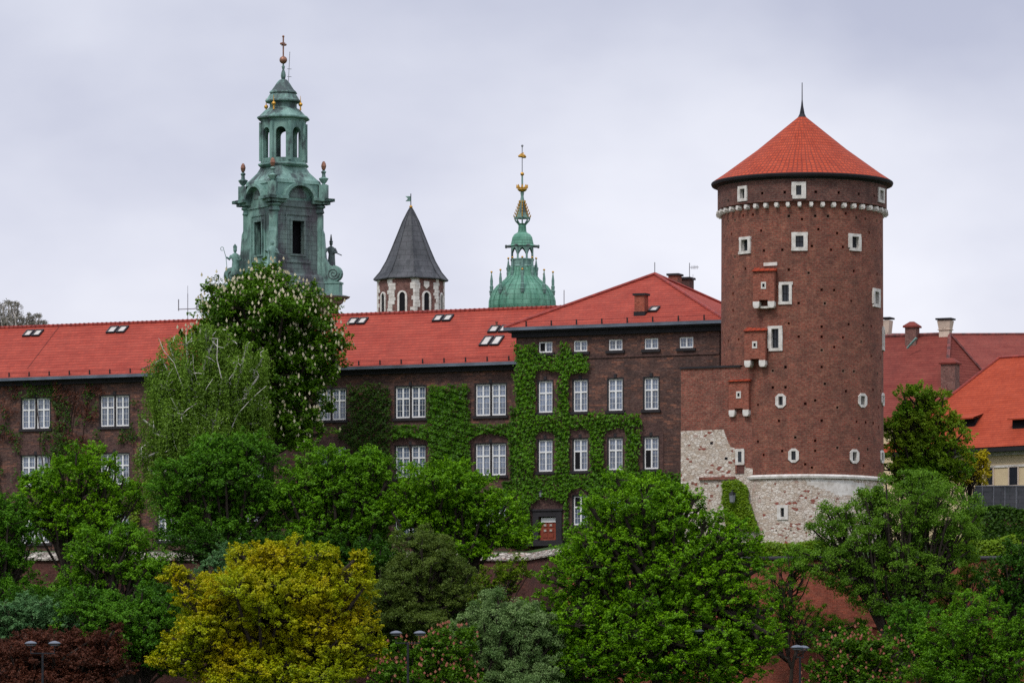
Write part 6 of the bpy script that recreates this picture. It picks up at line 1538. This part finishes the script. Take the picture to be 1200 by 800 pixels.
# ivy on the tower foot with a lantern
rg = np.random.default_rng(71); n = 6500
U = rg.uniform(843, 893, n * 2); Vv = rg.uniform(560, 622, n * 2)
l_ = np.where(Vv < 590, 848 + rg.normal(size=n * 2), 849 + (Vv - 590) * 0.12); r_ = np.where(Vv < 585, 878 - np.clip(572 - Vv, 0, 9) * 1.2, 878 + (Vv - 585) * 0.34)
ok = (U > l_) & (U < r_) & (Vv > 563 + np.abs(U - 864) * 0.16 + rg.normal(size=n * 2)); U, Vv = U[ok][:n], Vv[ok][:n]
p = []
for u, v in zip(U, Vv):
    if u < 874:
        x, z = FC.px(u, v, -0.1); wp = FC.o.xy + FC.ex * x + FC.ey * (-0.1 - 0.35 * rg.random()); p.append((wp.x, wp.y, z + FC.o.z))
    else:
        th, z = cyl(u, v, TR + .25); r = TR + 0.3 + 0.3 * rg.random(); p.append((tc_.x + r * math.sin(th), TY - r * math.cos(th), z + TZ0))
p = np.array(p); o0 = np.array([p[:, 0].mean(), p[:, 1].mean(), 18.0])
root = empty('ivy', o0, 0, 'light green ivy clump on the pale stone at the foot of the round tower', 'climbing plant')
scatter_leaves('foliage', p - o0, np.tile([0, -0.8, 0.5], (len(p), 1)), 0.2, 'leaf_lime', 72, root)
q = MB(); q.tube([(0, 0.3, -0.5), (0.1, 0.25, 2.0), (-0.2, 0.3, 4)], 0.06, 5); q.build('stem', M['vine_stem'], root)
lx, lz = FC.px(858, 583, -0.75); wp = FC.o.xy + FC.ex * lx + FC.ey * -0.75
root = empty('wall_lantern', (wp.x, wp.y, lz + FC.o.z - 0.4), FC.a, 'small grey wall lantern in the ivy clump on the tower foot', 'lantern')
q = MB(); q.lathe([(.12, 0), (.2, .08), (.26, .62), (.14, .66)], 6); q.build('glass_body', M['grey_metal'], root)
q = MB(); q.lathe([(.32, .64), (.3, .7), (.06, .9), (.02, .98)], 6); q.build('cap', M['iron'], root)
q = MB(); q.tube([(0, 0, .95), (0, 0.3, 1.02), (0, 0.75, .9)], .03, 5); q.build('bracket', M['iron'], root)
dx, dz_ = FP.px(634, 578, -0.3); wp = FP.o.xy + FP.ex * dx + FP.ey * -0.3
root = empty('wall_lantern', (wp.x, wp.y, dz_ + FP.o.z - 0.3), FP.a, 'small grey wall lantern in the ivy above the pavilion door', 'lantern')
q = MB(); q.lathe([(.08, 0), (.15, .06), (.18, .4), (.1, .44)], 6); q.build('glass_body', M['grey_metal'], root); q = MB(); q.lathe([(.22, .43), (.03, .6)], 6); q.tube([(0, 0, .55), (0, .3, .6)], .025, 4); q.build('cap', M['iron'], root)

# ------------------------------------------------------------------ street lamps
def lamp(u, v, Y, label, ang=0.0, heads=2):
    z = zat(v, Y); x = (u - CX) / FPX * Y; bz = 0.13 if Y < 338.1 else ground_h(x, Y)
    root = empty('street_lamp', (x, Y, bz), ang, label, 'street lamp', 'double headed street lamps')
    H = z - bz
    q = MB(); q.lathe([(.16, 0), (.16, .9), (.1, 1.0), (.075, H - 0.75), (.06, H - 0.7)], 8); q.build('pole', M['iron'], root)
    q = MB(); q.box(-.82, .82, -.035, .035, H - .78, H - .70)
    for s in (-1, 1): q.tube([(s * .8, 0, H - .74), (s * .8, 0, H - .1)], .03, 5)
    q.build('cross_arm', M['iron'], root)
    hd = MB(); hd.lathe([(.08, -.10), (.38, -.08), (.43, -.05), (.40, .0), (.30, .07), (.14, .12), (.02, .14)], 14, cap0=True)
    ring = MB(); ring.lathe([(.30, -.2), (.36, -.125)], 14)
    for s in (-1, 1):
        h = hd.build('lamp_head', M['lamp_grey'], root, smooth=True); h.location = (s * .8, 0, H - .05)
        g = ring.build('diffuser', M['dark_glass'], h)
lamp(50, 752, 336, 'double headed street lamp in front of the dark red tree at lower left')
lamp(478, 740, 336, 'double headed street lamp between the yellow maple and pink chestnut', 0.05)
lamp(831, 738, 355, 'double headed street lamp half hidden in the biggest green tree', 0.3)
lamp(937.5, 757, 336, 'double headed street lamp seen end on before the red wall', 1.25)
